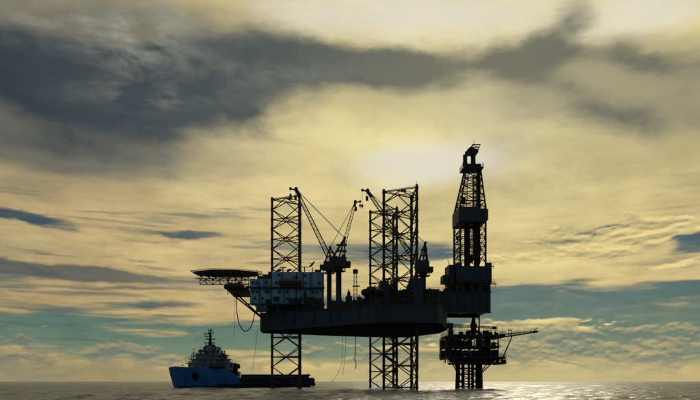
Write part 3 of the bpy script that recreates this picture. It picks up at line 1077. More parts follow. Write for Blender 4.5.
# --- pedestal cranes
def crane(label, c_px, yl, foot, gantry, tip, ped_w, house, head_dir, hook_drop, ped_z=DECK, bays=16, cab=None, boom_w=1.35):
    """all the pairs are photo pixels read on the plane y_local = yl"""
    cx = RX(c_px, yl)
    t = Thing('pedestal_crane', label, 'crane', (cx, yl, ped_z), group='pedestal cranes of the rig')
    F, G, T = R(*foot, yl), R(*gantry, yl), R(*tip, yl)
    (hx0, hz0, hx1, hz1) = house
    A, B = R(hx0, hz1, yl), R(hx1, hz0, yl)            # lower-left, upper-right of the machinery house
    r_ = ped_w / 2
    t.part('pedestal', MB().lathe([(r_ * 1.25, ped_z), (r_ * 1.25, ped_z + 0.5), (r_, ped_z + 0.9), (r_, A.z - 1.3), (r_ * 1.35, A.z - 0.9), (r_ * 1.35, A.z - 0.45)], cx, yl, 16), M['navy'], smooth=True)
    k = MB()
    n_ = 12
    ring = [(cx + (r_ * 1.35 + 1.0) * math.cos(2 * math.pi * i / n_), yl + (r_ * 1.35 + 1.0) * math.sin(2 * math.pi * i / n_)) for i in range(n_)]
    k.prism(ring, A.z - 1.2, A.z - 1.05)
    k.rail([(x, y, A.z - 1.05) for x, y in ring] + [(*ring[0], A.z - 1.05)], 1.0, 1.5, 0.04, 2)
    t.part('service_platform', k, M['steel'])
    t.part('slew_ring', MB().tube((cx, yl, A.z - 0.45), (cx, yl, A.z), r_ * 1.45, 16), M['steel'])
    k = MB().box(A.x, B.x, yl - 1.7, yl + 1.7, A.z, B.z, cham=0.2)
    k.tube((A.x + 0.8, yl - 1.72, B.z - 0.2), (A.x + 0.8, yl + 1.72, B.z - 0.2), 0.55, 10)
    k.tube((B.x - 0.9, yl - 1.0, B.z + 0.35), (B.x - 0.9, yl + 1.0, B.z + 0.35), 0.55, 10)
    hs = t.part('machinery_house', k, M['crane'])
    sgn = 1 if T.x > F.x else -1
    wx = B.x if sgn < 0 else A.x
    t.part('counterweight', MB().box(min(wx, wx - sgn * 1.3), max(wx, wx - sgn * 1.3), yl - 1.5, yl + 1.5, A.z + 0.1, A.z + 1.7, cham=0.1), M['steel'], hs)
    fx = A.x if sgn < 0 else B.x
    k = MB().box(min(fx, fx + sgn * 1.2), max(fx, fx + sgn * 1.2), yl - 3.0, yl - 1.5, A.z + 0.2, A.z + 2.4, cham=0.12)
    cb = t.part('operator_cab', k, M['crane'])
    t.part('cab_window', MB().box(min(fx, fx + sgn * 1.2) + 0.15, max(fx, fx + sgn * 1.2) - 0.15, yl - 3.06, yl - 2.95, A.z + 1.1, A.z + 2.2), M['glass'], cb)
    # A-frame
    k = MB()
    for s_ in (-1, 1):
        k.tube((F.x - sgn * 0.6, yl + s_ * 1.2, B.z - 0.3), (G.x, yl + s_ * 0.5, G.z), 0.24, 6)
        k.tube((wx + sgn * 0.4, yl + s_ * 1.2, B.z - 0.3), (G.x, yl + s_ * 0.5, G.z), 0.20, 6)
        k.tube(((F.x + cx) / 2, yl + s_ * 1.2, A.z + 0.5), (F.x, yl + s_ * 0.8, F.z), 0.3, 6)
        k.tube((cx, yl + s_ * 1.2, B.z - 0.3), (G.x, yl + s_ * 0.5, G.z), 0.16, 6)
    for f in (0.35, 0.65):
        zz = B.z + (G.z - B.z) * f
        k.box(min(cx, G.x) - 0.7, max(cx, G.x) + 0.7, yl - 0.9, yl + 0.9, zz - 0.12, zz + 0.12)
    k.tube((G.x, yl - 0.8, G.z), (G.x, yl + 0.8, G.z), 0.42, 10)
    t.part('a_frame', k, M['crane'])
    # lattice boom
    k = MB()
    up = Vector((0, 0, 1))
    d = (T - F)
    chs = k.truss(F, F + d * 0.93, boom_w, boom_w, bays, 0.1, 0.05, boom_w * 0.75, boom_w * 0.6, lacing_only=True, up=(-d.z * sgn, 0, d.x * sgn))
    bm_ = t.part('boom', k, M['crane'])
    for a, b in chs:
        t.part('boom_chord', MB().tube(a, b, 0.095, 5), M['crane'], bm_)
    k = MB()
    q = F + d * 0.92
    k.loft([[q + Vector((-0.5, s * 0.5, 0.0)) for s in (-1, 1)] + [q + Vector((0.5, s * 0.5, 0.1)) for s in (1, -1)],
            [T + Vector((-0.45, s * 0.4, -0.2)) for s in (-1, 1)] + [T + Vector((0.5, s * 0.4, 0.1)) for s in (1, -1)]])
    e = T + Vector((head_dir * 1.7, 0, 0.35))
    k.tube(T, e, 0.32, 7, 0.2)
    k.tube(T + Vector((0, -0.45, 0.25)), T + Vector((0, 0.45, 0.25)), 0.55, 10)
    k.tube(e + Vector((0, -0.3, 0)), e + Vector((0, 0.3, 0)), 0.42, 10)
    t.part('boom_head', k, M['crane'])
    for s_ in (-1, 1):
        t.part('pendant_rope', MB().tube((G.x, yl + s_ * 0.45, G.z), T + Vector((0, s_ * 0.35, 0.2)), 0.06, 5), M['rope'])
    hk = e + Vector((0, 0, -hook_drop))
    t.part('hoist_rope', MB().tube(e, hk, 0.045, 4), M['rope'])
    k = MB().box(hk.x - 0.32, hk.x + 0.32, yl - 0.25, yl + 0.25, hk.z - 0.8, hk.z, cham=0.08)
    k.tube((hk.x, yl, hk.z - 0.8), (hk.x + 0.1, yl, hk.z - 1.3), 0.12, 6)
    t.part('hook_block', k, M['steel'])
    h2 = T + Vector((-sgn * 0.1 + head_dir * 0.3, 0, -0.3))
    k = MB().tube(h2, h2 + Vector((0, 0, -1.3)), 0.05, 4).box(h2.x - 0.4, h2.x + 0.4, yl - 0.3, yl + 0.3, h2.z - 2.7, h2.z - 1.3, cham=0.1)
    t.part('main_hook_block', k, M['steel'])
    return t


crane('lattice boom crane leaning its long boom over the accommodation block to the bow leg', 338.7, -17.0, (330.0, 259.0), (344.6, 238.2), (296.2, 190.0), 1.7, (333.5, 258.0, 346.2, 267.5), -1, 1.6, bays=20)
crane('lattice boom crane with a short steep boom pointing aft amidships', 329.2, 16.0, (340.5, 257.5), (330.0, 247.5), (355.3, 202.5), 1.7, (323.5, 262.0, 338.0, 270.0), 1, 1.0, bays=15)
crane('crane standing at the aft leg with its boom raised behind the twin lattice legs', 423.0, -7.0, (416.5, 262.5), (425.2, 243.2), (367.6, 191.3), 1.9, (417.5, 262.0, 428.6, 272.5), -1, 4.6, bays=20)
k = MB().box(RX(410.5, -9), RX(423.8, -9), -9, -4.4, DECK, RZ(278, 417, -9), cham=0.2)
k.rail([(RX(410.5, -9), -8.9, RZ(278, 417, -9)), (RX(423.8, -9), -8.9, RZ(278, 417, -9))], 1.0, 1.5, 0.04, 2)
rig.part('crane_foundation', k, M['navy'])


# --- hoses and lines that hang from the rig
def hanging(name, label, pts, r_, cat, mat='rubber', group=None):
    base = pts[0]
    t = MB().path(pts, r_, 7)
    me = t.mesh(name, base, M[mat], True)
    ob = bpy.data.objects.new(name, me)
    ob.location = (RIG[0] + CT * base[0] - ST * base[1], RIG[1] + ST * base[0] + CT * base[1], base[2])
    ob.rotation_euler = (0, 0, TH)
    ob['label'], ob['category'] = label, cat
    if group:
        ob['group'] = group
    col.objects.link(ob)


def curve(pix, yl, n=7):
    """Catmull-Rom through pixels on a plane"""
    P = [R(a, b, yl) for a, b in pix]
    P = [P[0] * 2 - P[1]] + P + [P[-1] * 2 - P[-2]]
    out = []
    for i in range(1, len(P) - 2):
        for q in range(n):
            t = q / n
            out.append(0.5 * ((2 * P[i]) + (P[i + 1] - P[i - 1]) * t + (2 * P[i - 1] - 5 * P[i] + 4 * P[i + 1] - P[i + 2]) * t * t + (3 * P[i] - P[i - 1] - 3 * P[i + 1] + P[i + 2]) * t ** 3))
    out.append(P[-2])
    return out


hanging('loading_hose', 'thick black hose hanging in a deep loop below the helideck struts', curve([(236.0, 294.0), (236.6, 309), (239, 323), (244.2, 331), (250, 328.5), (253, 321), (254.8, 313)], -5.0), 0.15, 'hose')
hanging('tag_line', 'thin rope hanging straight down beside the hose loop', [R(234.6, 291, -9), R(234.4, 336, -9)], 0.05, 'rope', 'rope')
hanging('mooring_line', 'long thin line slanting from the bow of the rig down to the supply ship', curve([(257.5, 330), (254.5, 357), (250.5, 378)], -4), 0.045, 'rope', 'rope')
hanging('overboard_hose', 'dark hose with a swinging end hung under the hull amidships', curve([(355.6, 325), (355.2, 350), (354.8, 359), (356.2, 364), (355.2, 369)], -22), 0.12, 'hose')
hanging('overboard_line', 'thin line with a slack tail hung under the hull toward the sea', curve([(342.4, 326), (342.6, 352), (341.5, 364), (337, 375), (331.5, 383)], -18), 0.05, 'rope', 'rope')
hanging('overboard_pipe', 'straight vertical pipe under the hull between hose and slack line', curve([(346.0, 326), (345.2, 355), (342.6, 375)], -18), 0.05, 'rope', 'rope')
hanging('raw_water_pipe', 'upright raw water pipe beside the aft legs below the hull', [R(418.4, 323, -27), R(418.2, 371, -27)], 0.1, 'pipe', 'steel')

# ------------------------------------------------------------------ cantilever with drill floor
CY = 7.5
cz0, cz1 = RZ(312.2, 470, -CY), RZ(292.4, 470, -CY)
cxa, cxb = RX(402, -CY), RX(490, -CY)
cant = Thing('cantilever', 'long dark cantilever box carrying the drill floor out over the wellhead platform', 'cantilever', ((cxa + cxb) / 2, 0, cz0))
for s_ in (-1, 1):
    y = s_ * CY
    k = MB().box(cxa, cxb, y - 0.75, y + 0.75, cz0, cz1)
    gd = cant.part('girder', k, M['navy'])
    for i in range(12):
        x = cxa + 1 + i * (cxb - cxa - 2) / 11
        cant.part('web_stiffener', MB().box(x - 0.07, x + 0.07, y + s_ * 0.751, y + s_ * 0.95, cz0 + 0.25, cz1 - 0.25), M['navy'], gd)
    cant.part('flange', MB().box(cxa - 0.2, cxb + 0.2, y - 1.1, y + 1.1, cz1 + 0.003, cz1 + 0.25), M['steel'], gd)
    cant.part('flange', MB().box(cxa - 0.2, cxb + 0.2, y - 1.1, y + 1.1, cz0 - 0.25, cz0 - 0.003), M['steel'], gd)
for i in range(5):
    x = cxa + 2 + i * (cxb - cxa - 3) / 4
    cant.part('cross_beam', MB().box(x - 0.35, x + 0.35, -CY + 0.76, CY - 0.76, cz0 + 0.4, cz1 - 0.4), M['steel'])
cant.part('end_plate', MB().box(cxb - 0.3, cxb - 0.004, -CY + 0.755, CY - 0.755, cz0 + 0.2, cz1 - 0.2), M['navy'])
cant.part('pipe_rack', MB().box(cxa + 1, RX(440, -CY), -5.5, 5.5, cz1 - 0.3, cz1 + 0.7), M['steel'])
for i in range(9):
    y = -5 + i * 1.25
    cant.part('drill_pipe', MB().tube((cxa + 0.5, y, cz1 + 1.0), (RX(441, -CY), y, cz1 + 1.0), 0.28, 6), M['rust'])
k = MB()
k.rail([(RX(424, -CY), -CY - 0.9, cz1 + 0.25), (RX(447, -CY), -CY - 0.9, cz1 + 0.25)], 1.2, 1.4, 0.06, 2)
cant.part('walkway_rail', k, M['steel'])

# substructure legs and braces below the drill floor
dfy = 7.0
dz0, dz1 = RZ(283.2, 470, -dfy), RZ(262.6, 470, -dfy)
dxa, dxb = RX(456.0, -dfy), RX(491.6, -dfy)
sxs = [RX(p, -dfy) for p in (457.0, 463.0, 471.5, 479.0, 488.8)]
for s_ in (-1, 1):
    for i, x in enumerate(sxs):
        cant.part('substructure_leg', MB().box(x - 0.45, x + 0.45, s_ * dfy - 0.4, s_ * dfy + 0.4, cz1 + 0.253, dz0 - 0.003), M['steel'])
    for a, b in zip(sxs[:-1], sxs[1:]):
        put_bar(cant, 'substructure_brace', BARS, (a, s_ * dfy, cz1 + 0.3), (b, s_ * dfy, dz0), 0.18, M['steel'])
for px0, px1, py, y_ in ((449.5, 455, 285.5, -4), (456.5, 463.5, 288.0, -3), (471.2, 477.5, 284.5, 0), (482, 488, 285.5, -4), (464, 469, 285.0, 3), (476, 482, 291.0, -5.5), (444.5, 449.5, 288.5, -6)):
    a, b = RX(px0, y_), RX(px1, y_)
    cant.part('substructure_module', MB().box(a, b, y_ - 1.3, y_ + 1.3, cz1 + 0.25, RZ(py, 470, y_), cham=0.1), M['steel'])
# drill floor with wind walls
k = MB().box(dxa, dxb, -dfy - 0.4, dfy + 0.4, dz0, dz0 + 0.9)
fl = cant.part('drill_floor', k, M['steel'])
npan = 6
for i in range(npan):
    a, b = dxa + (dxb - dxa) * i / npan, dxa + (dxb - dxa) * (i + 1) / npan
    zt_ = dz1 - (0.0 if i in (0, 5) else 1.1)
    k = MB().box(a + 0.03, b - 0.03, -dfy - 0.35 - 0.04 * (i % 2), -dfy - 0.1, dz0 + 0.9, zt_)
    cant.part('wind_wall_panel', k, M['navy'])
    k = MB().box(a + 0.03, b - 0.03, dfy + 0.1, dfy + 0.35, dz0 + 0.9, zt_)
    cant.part('wind_wall_panel', k, M['navy'])
for i in range(3):
    a, b = -dfy + i * 2 * dfy / 3, -dfy + (i + 1) * 2 * dfy / 3
    cant.part('wind_wall_panel', MB().box(dxa + 0.0, dxa + 0.22, a + 0.03, b - 0.03, dz0 + 0.9, dz1 - 0.3), M['navy'])
    cant.part('wind_wall_panel', MB().box(dxb - 0.22, dxb, a + 0.03, b - 0.03, dz0 + 0.9, dz1), M['navy'])
k = MB()
k.rail([(dxa - 0.6, -dfy - 1.0, dz0), (dxb + 0.6, -dfy - 1.0, dz0)], 1.1, 1.5, 0.05, 2)
k.box(dxa - 0.8, dxb + 0.8, -dfy - 1.1, -dfy - 0.42, dz0 - 0.15, dz0 - 0.003)
cant.part('gallery_walkway', k, M['steel'], fl)
k = MB().box(RX(449, -6), dxa - 0.003, -6, 1, dz0 - 0.2, RZ(264.8, 470, -6), cham=0.15)
k.tube((RX(450.5, -6), -4, RZ(265, 470, -6) - 0.1), (RX(449.0, -6), -4, RZ(258.5, 470, -6)), 0.1, 5)
cant.part('driller_cabin', k, M['navy'])
k = MB().box(RX(443.2, -6), RX(449, -6) - 0.003, -6.5, -1, RZ(282.5, 446, -6), RZ(275, 446, -6), cham=0.3)
k.tube((RX(441, -6), -5, RZ(281.5, 446, -6)), (RX(449, -6), -5, RZ(281.5, 446, -6)), 0.28, 7)
cant.part('shaker_house', k, M['steel'])
for off in (0.0, 3.0):                                 # raking stair towers up to the shaker house
    a, b = R(441.5, 293, -7.8), R(449.5, 283.5, -7.8)
    k = MB()
    for s_ in (0, 1.0):
        k.tube(a + Vector((off * 0.6, s_, 0)), b + Vector((off * 0.2, s_, 0)), 0.12, 5)
    for i in range(7):
        p = a.lerp(b, i / 6) + Vector((off * 0.4, 0, 0))
        k.tube(p, p + Vector((0, 1.0, 0)), 0.08, 4)
    cant.part('stairway', k, M['steel'])
for px, py, dxx in ((492.8, 284.5, 1.4), (492.0, 266.5, 0.7)):
    p = R(px, py, -5)
    cant.part('outrigger', MB().tube((dxb - 0.1, -5, p.z), (p.x + dxx, -5, p.z + 0.1), 0.14, 5).tube((p.x + dxx * 0.6, -5, p.z - 0.8), (p.x + dxx * 0.6, -5, p.z + 0.9), 0.08, 5), M['steel'])

# ------------------------------------------------------------------ derrick
HY = 4.6
der = Thing('derrick', 'tall lattice derrick with a clad belt and crown standing on the drill floor', 'derrick', (RX(470.5, 0), 0, dz0 + 0.9))
Y0 = -HY


def dpt(px, py, y):
    q = R(px, py, Y0)
    return Vector((q.x, y, q.z))


zfl = dz0 + 0.9
lower = [(455.6, 264.5), (455.6, 207.0)]
rows_lo = [262.0, 254.5, 246.5, 238.5, 230.0, 222.0, 214.5, 207.0]
rows_up = [207.0, 200.5, 193.0, 184.5, 177.0, 170.5, 165.0]


def left_px(py):
    return 460.2 if py >= 207 else 460.2 + (468.8 - 460.2) * (207 - py) / (207 - 165)


def right_px(py):
    return 485.6 if py >= 207 else 485.6 + (482.6 - 485.6) * (207 - py) / (207 - 165)


def half_y(py):
    return HY if py >= 207 else HY + (2.0 - HY) * (207 - py) / (207 - 165)


corn = []
for sx__ in (0, 1):
    for sy__ in (-1, 1):
        f = left_px if sx__ == 0 else right_px
        P = [dpt(f(py), py, sy__ * half_y(py)) for py in (262.0, 207.0, 165.0)]
        P[0].z = zfl
        k = MB().tube(P[0], P[1], 0.33, 8).tube(P[1], P[2], 0.29, 8, 0.24)
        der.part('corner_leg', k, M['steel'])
rows = rows_lo + rows_up[1:]
for a, b in zip(rows[:-1], rows[1:]):
    def cp(py, i):
        f = left_px if i in (0, 3) else right_px
        return dpt(f(py), py, (-1 if i in (0, 1) else 1) * half_y(py))
    for i in range(4):
        j = (i + 1) % 4
        put_bar(der, 'girt', BARS, cp(b, i), cp(b, j), 0.15, M['steel'])
        if a >= 207:
            m_ = (cp(b, i) + cp(b, j)) / 2
            put_bar(der, 'diagonal_brace', BARS, cp(a, i), m_, 0.12, M['steel'])
            put_bar(der, 'diagonal_brace', BARS, cp(a, j), m_, 0.12, M['steel'])
        else:
            put_bar(der, 'diagonal_brace', BARS, cp(a, i), cp(b, j), 0.11, M['steel'])
            put_bar(der, 'diagonal_brace', BARS, cp(a, j), cp(b, i), 0.11, M['steel'])
# clad belt at the racking board
bz0, bz1 = RZ(222.0, 470, Y0), RZ(207.6, 470, Y0)
xa, xb = RX(458.9, Y0), RX(485.8, Y0)
yb_ = HY + 0.55
for i in range(5):
    a, b = xa + (xb - xa) * i / 5, xa + (xb - xa) * (i + 1) / 5
    for s_ in (-1, 1):
        der.part('belt_panel', MB().box(a + 0.02, b - 0.02, s_ * yb_ - 0.12, s_ * yb_ + 0.12, bz0, bz1 - (0.35 if i in (0, 4) else 0)), M['navy'])
for i in range(3):
    a, b = -yb_ + 0.13 + (2 * yb_ - 0.26) * i / 3, -yb_ + 0.13 + (2 * yb_ - 0.26) * (i + 1) / 3
    der.part('belt_panel', MB().box(xa - 0.12, xa + 0.12, a + 0.02, b - 0.02, bz0, bz1), M['navy'])
k = MB().prism([(xb, -yb_ + 0.2), (xb + 1.0, -yb_ + 1.2), (xb + 1.0, yb_ - 1.2), (xb, yb_ - 0.2)], bz0 + 1.0, bz1 - 0.3)
der.part('racking_board_bay', k, M['navy'])
k = MB().box(xa + 0.3, xb - 0.3, -yb_ + 0.2, yb_ - 0.2, bz0 + 0.4, bz0 + 0.6)
der.part('racking_board', k, M['steel'])
k = MB()
k.rail([(xa, -yb_, bz1), (xb, -yb_, bz1)], 1.1, 1.6, 0.05, 2)
der.part('belt_rail', k, M['steel'])
# racked pipe stands and the standpipe
for i, px in enumerate((465.0, 466.6, 468.0, 469.4, 474.6, 476.0, 477.4, 478.6)):
    for y in (-2.4, 0.2, 2.6):
        x = RX(px, y) + (i % 3) * 0.05
        der.part('pipe_stand', MB().tube((x, y, zfl), (x, y, RZ(224 - (i % 2) * 14, 470, y)), 0.34, 6), M['rust'])
k = MB().truss(dpt(479.0, 262, 0.5), dpt(479.0, 170, 0.5), 1.4, 1.2, 24, 0.13, 0.09, up=(1, 0, 0))
k = MB()
k.truss(dpt(479.0, 258, 0.5), dpt(479.0, 170, 0.5), 1.35, 1.2, 26, 0.14, 0.09, up=(1, 0, 0))
k.box(RX(477.6, .5), RX(480.2, .5), 0.0, 0.9, RZ(222, 470, .5), RZ(168, 470, .5))
der.part('guide_ladder', k, M['steel'])
# travelling block and top drive
p = dpt(466.6, 196.5, 0)
k = MB().box(p.x - 0.7, p.x + 0.7, -0.7, 0.7, p.z - 1.0, p.z + 1.0, cham=0.25)
for dx_ in (-0.4, -0.15, 0.15, 0.4):
    k.tube((p.x + dx_, 0, p.z + 1.0), dpt(472 + dx_, 166, 0), 0.04, 4)
k.tube((p.x, 0, p.z - 1.0), (p.x + 0.1, 0, p.z - 6.5), 0.18, 6)
der.part('travelling_block', k, M['steel'])
for px, py, w_, h_ in ((459.5, 236, 0.7, 1.1), (471.5, 241, 0.8, 2.6), (482.5, 247, 0.7, 1.2), (472.5, 257.5, 1.8, 2.0)):
    p = dpt(px, py, -1.5)
    m_ = MB().box(p.x - w_ / 2, p.x + w_ / 2, -2.1, -0.9, p.z - h_ / 2, p.z + h_ / 2, cham=0.1)
    m_.tube((p.x, -1.5, p.z), (p.x, -HY, p.z - 0.3), 0.08, 5)
    der.part('pipe_handler', m_, M['steel'])
# cable loops, ladders and standpipes strung inside the lattice
for px, y, p0_, p1_ in ((461.8, -3.4, 262, 224), (463.6, 3.6, 262, 224), (471.6, 2.8, 262, 224), (472.8, -3.0, 262, 232), (481.4, -2.8, 262, 170), (483.6, 3.0, 262, 208), (470.4, 1.0, 206, 170)):
    a_, b_2 = dpt(px, p0_, y), dpt(px + (2.0 if p1_ < 200 and px < 475 else 0.0), p1_, y)
    a_.z = max(a_.z, zfl)
    k = MB().tube(a_, b_2, 0.13, 6)
    n_ = int((b_2.z - a_.z) / 1.6)
    for q in range(n_):
        c_ = a_.lerp(b_2, (q + 0.5) / n_)
        k.tube(c_ + Vector((-0.45, 0, 0)), c_ + Vector((0.45, 0, 0.0)), 0.06, 4)
    der.part('standpipe', k, M['steel'])
for py in (258.0, 250.5, 242.5, 234.5, 226.0, 203.5, 196.5):
    for y in (-half_y(py), half_y(py)):
        put_bar(der, 'secondary_girt', BARS, dpt(left_px(py), py, y), dpt(right_px(py), py, y), 0.08, M['steel'])
# crown
cz = RZ(166.0, 470, Y0)
k = MB().box(RX(463.0, -2), RX(483.0, -2), -2.9, 2.9, cz, cz + 0.45)
k.box(RX(465.5, -2), RX(481, -2), -2.4, 2.4, cz + 0.45, cz + 1.5, cham=0.2)
k.rail([(RX(463.0, -2), -2.8, cz + 0.45), (RX(483.0, -2), -2.8, cz + 0.45), (RX(483.0, -2), 2.8, cz + 0.45), (RX(463.0, -2), 2.8, cz + 0.45), (RX(463.0, -2), -2.8, cz + 0.45)], 1.2, 1.2, 0.06, 2)
k.tube((RX(463, -2), -2.5, cz + 0.4), (RX(462.2, -2), -2.5, cz + 1.9), 0.07, 5)
der.part('crown_platform', k, M['steel'])
for px in (468.4, 476.6):
    for y in (-1.5, 1.5):
        a = dpt(px, 162, y)
        der.part('crown_post', MB().tube((a.x, y, cz + 1.4), (a.x, y, RZ(148.2, 470, Y0)), 0.38 if px < 470 else 0.45, 7), M['steel'])
za, zb__ = RZ(149.3, 470, Y0), RZ(143.6, 470, Y0)
k = MB().add([(RX(467.2, -2), y, za) for y in (-1.9, 1.9)] + [(RX(478.3, -2), y, za) for y in (1.9, -1.9)] + [(RX(467.6, -2), y, za + 1.0) for y in (-1.9, 1.9)] + [(RX(478.8, -2), y, zb__ - 0.9) for y in (1.9, -1.9)]
             + [(RX(470.5, -2), y, zb__) for y in (-1.9, 1.9)], [(0, 3, 2, 1), (0, 4, 8, 7, 3), (1, 2, 6, 9, 5), (3, 7, 6, 2), (0, 1, 5, 4), (4, 5, 9, 8), (8, 9, 6, 7)])
der.part('crown_block', k, M['steel'])
k = MB()
ztg = RZ(140.6, 470, Y0)
for y in (-1.2, 1.2):
    k.tube((RX(471, -2), y, zb__ - 0.2), (RX(474.0, -2), y, ztg), 0.14, 5)
    k.tube((RX(478.5, -2), y, za + 0.5), (RX(480.6, -2), y, ztg), 0.12, 5)
    k.tube((RX(472.5, -2), y, ztg), (RX(481.2, -2), y, ztg + 0.05), 0.16, 5)
    k.tube((RX(474.5, -2), y, ztg), (RX(478.3, -2), y, zb__), 0.09, 5)
for q in range(5):
    x = RX(473 + q * 2, -2)
    k.tube((x, -1.2, ztg), (x, 1.2, ztg), 0.07, 4)
der.part('gin_pole', k, M['steel'])
der.part('lightning_rod', MB().tube((RX(475.4, -2), 0, ztg), (RX(475.4, -2), 0, RZ(137.6, 470, -2)), 0.09, 5), M['steel'])

# ------------------------------------------------------------------ wellhead platform
wp = Thing('wellhead_platform', 'dark wellhead platform on a narrow steel jacket under the cantilever', 'platform', (RX(469, 0), 0, 0))
JY = 4.6
jl = {}
for i, (pt_, pb_) in enumerate(((457.6, 456.2), (480.6, 482.0))):
    for s_ in (-1, 1):
        y = s_ * JY
        a, b = R(pb_ + (0 if s_ < 0 else 1.6 - i * 4.2), 389.5, y), R(pt_ + (0 if s_ < 0 else 1.4 - i * 4.0), 361, y)
        a.z = -5
        wp.part('jacket_leg', MB().tube(a, b, 0.52, 10, 0.48), M['rust'], smooth=True)
        jl[(i, s_)] = (a, b)


def jp(i, s_, z):
    a, b = jl[(i, s_)]
    return a.lerp(b, (z - a.z) / (b.z - a.z))


levs = [RZ(py, 469, -JY) for py in (386.8, 381.5, 374.0, 368.0)]
quad = [(0, -1), (1, -1), (1, 1), (0, 1)]
for q, z in enumerate(levs):
    for a, b in zip(quad, quad[1:] + quad[:1]):
        put_bar(wp, 'jacket_brace', BARS, jp(*a, z), jp(*b, z), 0.2, M['rust'])
    if q < len(levs) - 1:
        z2_ = levs[q + 1]
        for n_, (a, b) in enumerate(zip(quad, quad[1:] + quad[:1])):
            lo_, hi_ = (a, b) if (n_ + q) % 2 else (b, a)
            put_bar(wp, 'jacket_diagonal', BARS, jp(*lo_, z), jp(*hi_, z2_), 0.16, M['rust'])
zlow = RZ(362.2, 470, -JY)
for px, y in ((462.4, -1.5), (463.6, 2.5), (468.6, -2.0), (469.2, 2.0), (473.0, -1.8), (476.3, 1.0), (477.0, -2.4), (472.0, 3.0)):
    x = RX(px, y)
    wp.part('conductor', MB().tube((x, y, -5), (x, y, zlow + 1), 0.34, 8), M['rust'], smooth=True)
for k_, (a, b) in enumerate((((449.6, 357.5), (456.8, 372.0)), ((453.6, 360), (457.4, 371)), ((493.5, 361.5), (482.0, 372.5)), ((488.0, 362.5), (481.6, 371)))):
    for y in (-JY, JY):
        put_bar(wp, 'knee_brace', BARS, R(*a, y), R(*b, y), 0.22, M['rust'])

wy = 7.5
decks = [('cellar_deck', 447.5, 507.0, 362.8, 361.6), ('mezzanine_deck', 439.0, 506.0, 357.6, 356.4), ('production_deck', 440.0, 500.0, 346.6, 345.6), ('weather_deck', 440.5, 505.5, 336.0, 334.4)]
dk_o = {}
for nm, pa, pb, pz0, pz1 in decks:
    a, b = RX(pa, wy), RX(pb, -wy)
    zA, zB = RZ(pz0, 470, -wy), RZ(pz1, 470, -wy)
    k = MB().box(a, b, -wy, wy, zA, zB)
    for i in range(8):
        x = a + 0.4 + (b - a - 0.8) * i / 7
        k.box(x - 0.15, x + 0.15, -wy + 0.2, wy - 0.2, zA - 0.4, zA - 0.003)
    d_ = wp.part(nm, k, M['steel'])
    dk_o[nm] = (a, b, zA, zB, d_)
    r_ = MB()
    r_.rail([(a, -wy, zB), (b, -wy, zB), (b, wy, zB), (a, wy, zB), (a, -wy, zB)], 1.1, 1.6, 0.055, 2)
    wp.part('guard_rail', r_, M['steel'], d_)
for px in (449.0, 454.5, 461.5, 470.0, 480.5, 490.5, 498.5):
    for s_ in (-1, 1):
        y = s_ * (wy - 0.4)
        x = RX(px, -wy)
        top = dk_o['weather_deck'][2]
        bot = dk_o['mezzanine_deck'][3] if px < 452 else dk_o['cellar_deck'][3]
        put_bar(wp, 'deck_column', BARS, (x, y, bot), (x, y, top), 0.26, M['steel'])
rnd = random.Random(11)
mods = [  # px from, px to, deck, height as a share of the storey, y
    (445.6, 451.5, 'mezzanine_deck', 'production_deck', 0.97, -5.6), (445.8, 450.5, 'production_deck', 'weather_deck', 0.97, -6.0), (440.6, 448.5, 'mezzanine_deck', 'production_deck', 0.9, 4), (440.8, 449.5, 'production_deck', 'weather_deck', 0.93, 3.5), (451.5, 458.5, 'production_deck', 'weather_deck', 0.8, -5), (449.8, 459.5, 'mezzanine_deck', 'production_deck', 0.85, -3),
    (461.5, 468.0, 'mezzanine_deck', 'production_deck', 0.7, -6), (463.0, 467.2, 'production_deck', 'weather_deck', 0.72, -2), (472, 479.5, 'mezzanine_deck', 'production_deck', 0.72, -4), (476.5, 482.5, 'production_deck', 'weather_deck', 0.85, -6),
    (481.8, 490.0, 'mezzanine_deck', 'production_deck', 0.96, -5), (484.0, 489.0, 'production_deck', 'weather_deck', 0.96, -2), (491.5, 498.0, 'mezzanine_deck', 'production_deck', 0.85, -3), (491.8, 495.0, 'production_deck', 'weather_deck', 0.6, 0),
    (449.5, 462.0, 'cellar_deck', 'mezzanine_deck', 0.85, -4), (463.5, 476.0, 'cellar_deck', 'mezzanine_deck', 0.8, -2), (478.0, 484.0, 'cellar_deck', 'mezzanine_deck', 0.95, -5), (486.0, 489.0, 'cellar_deck', 'mezzanine_deck', 0.8, 0), (491.5, 494.0, 'cellar_deck', 'mezzanine_deck', 0.85, -3), (496.5, 498.5, 'cellar_deck', 'mezzanine_deck', 0.9, -5), (501.0, 505.8, 'cellar_deck', 'mezzanine_deck', 0.9, -4),
    (469.0, 471.5, 'production_deck', 'weather_deck', 0.9, 3), (455.0, 462.5, 'production_deck', 'weather_deck', 0.9, 3), (478, 486, 'mezzanine_deck', 'production_deck', 0.9, 3), (466, 474, 'mezzanine_deck', 'production_deck', 0.35, 2)]
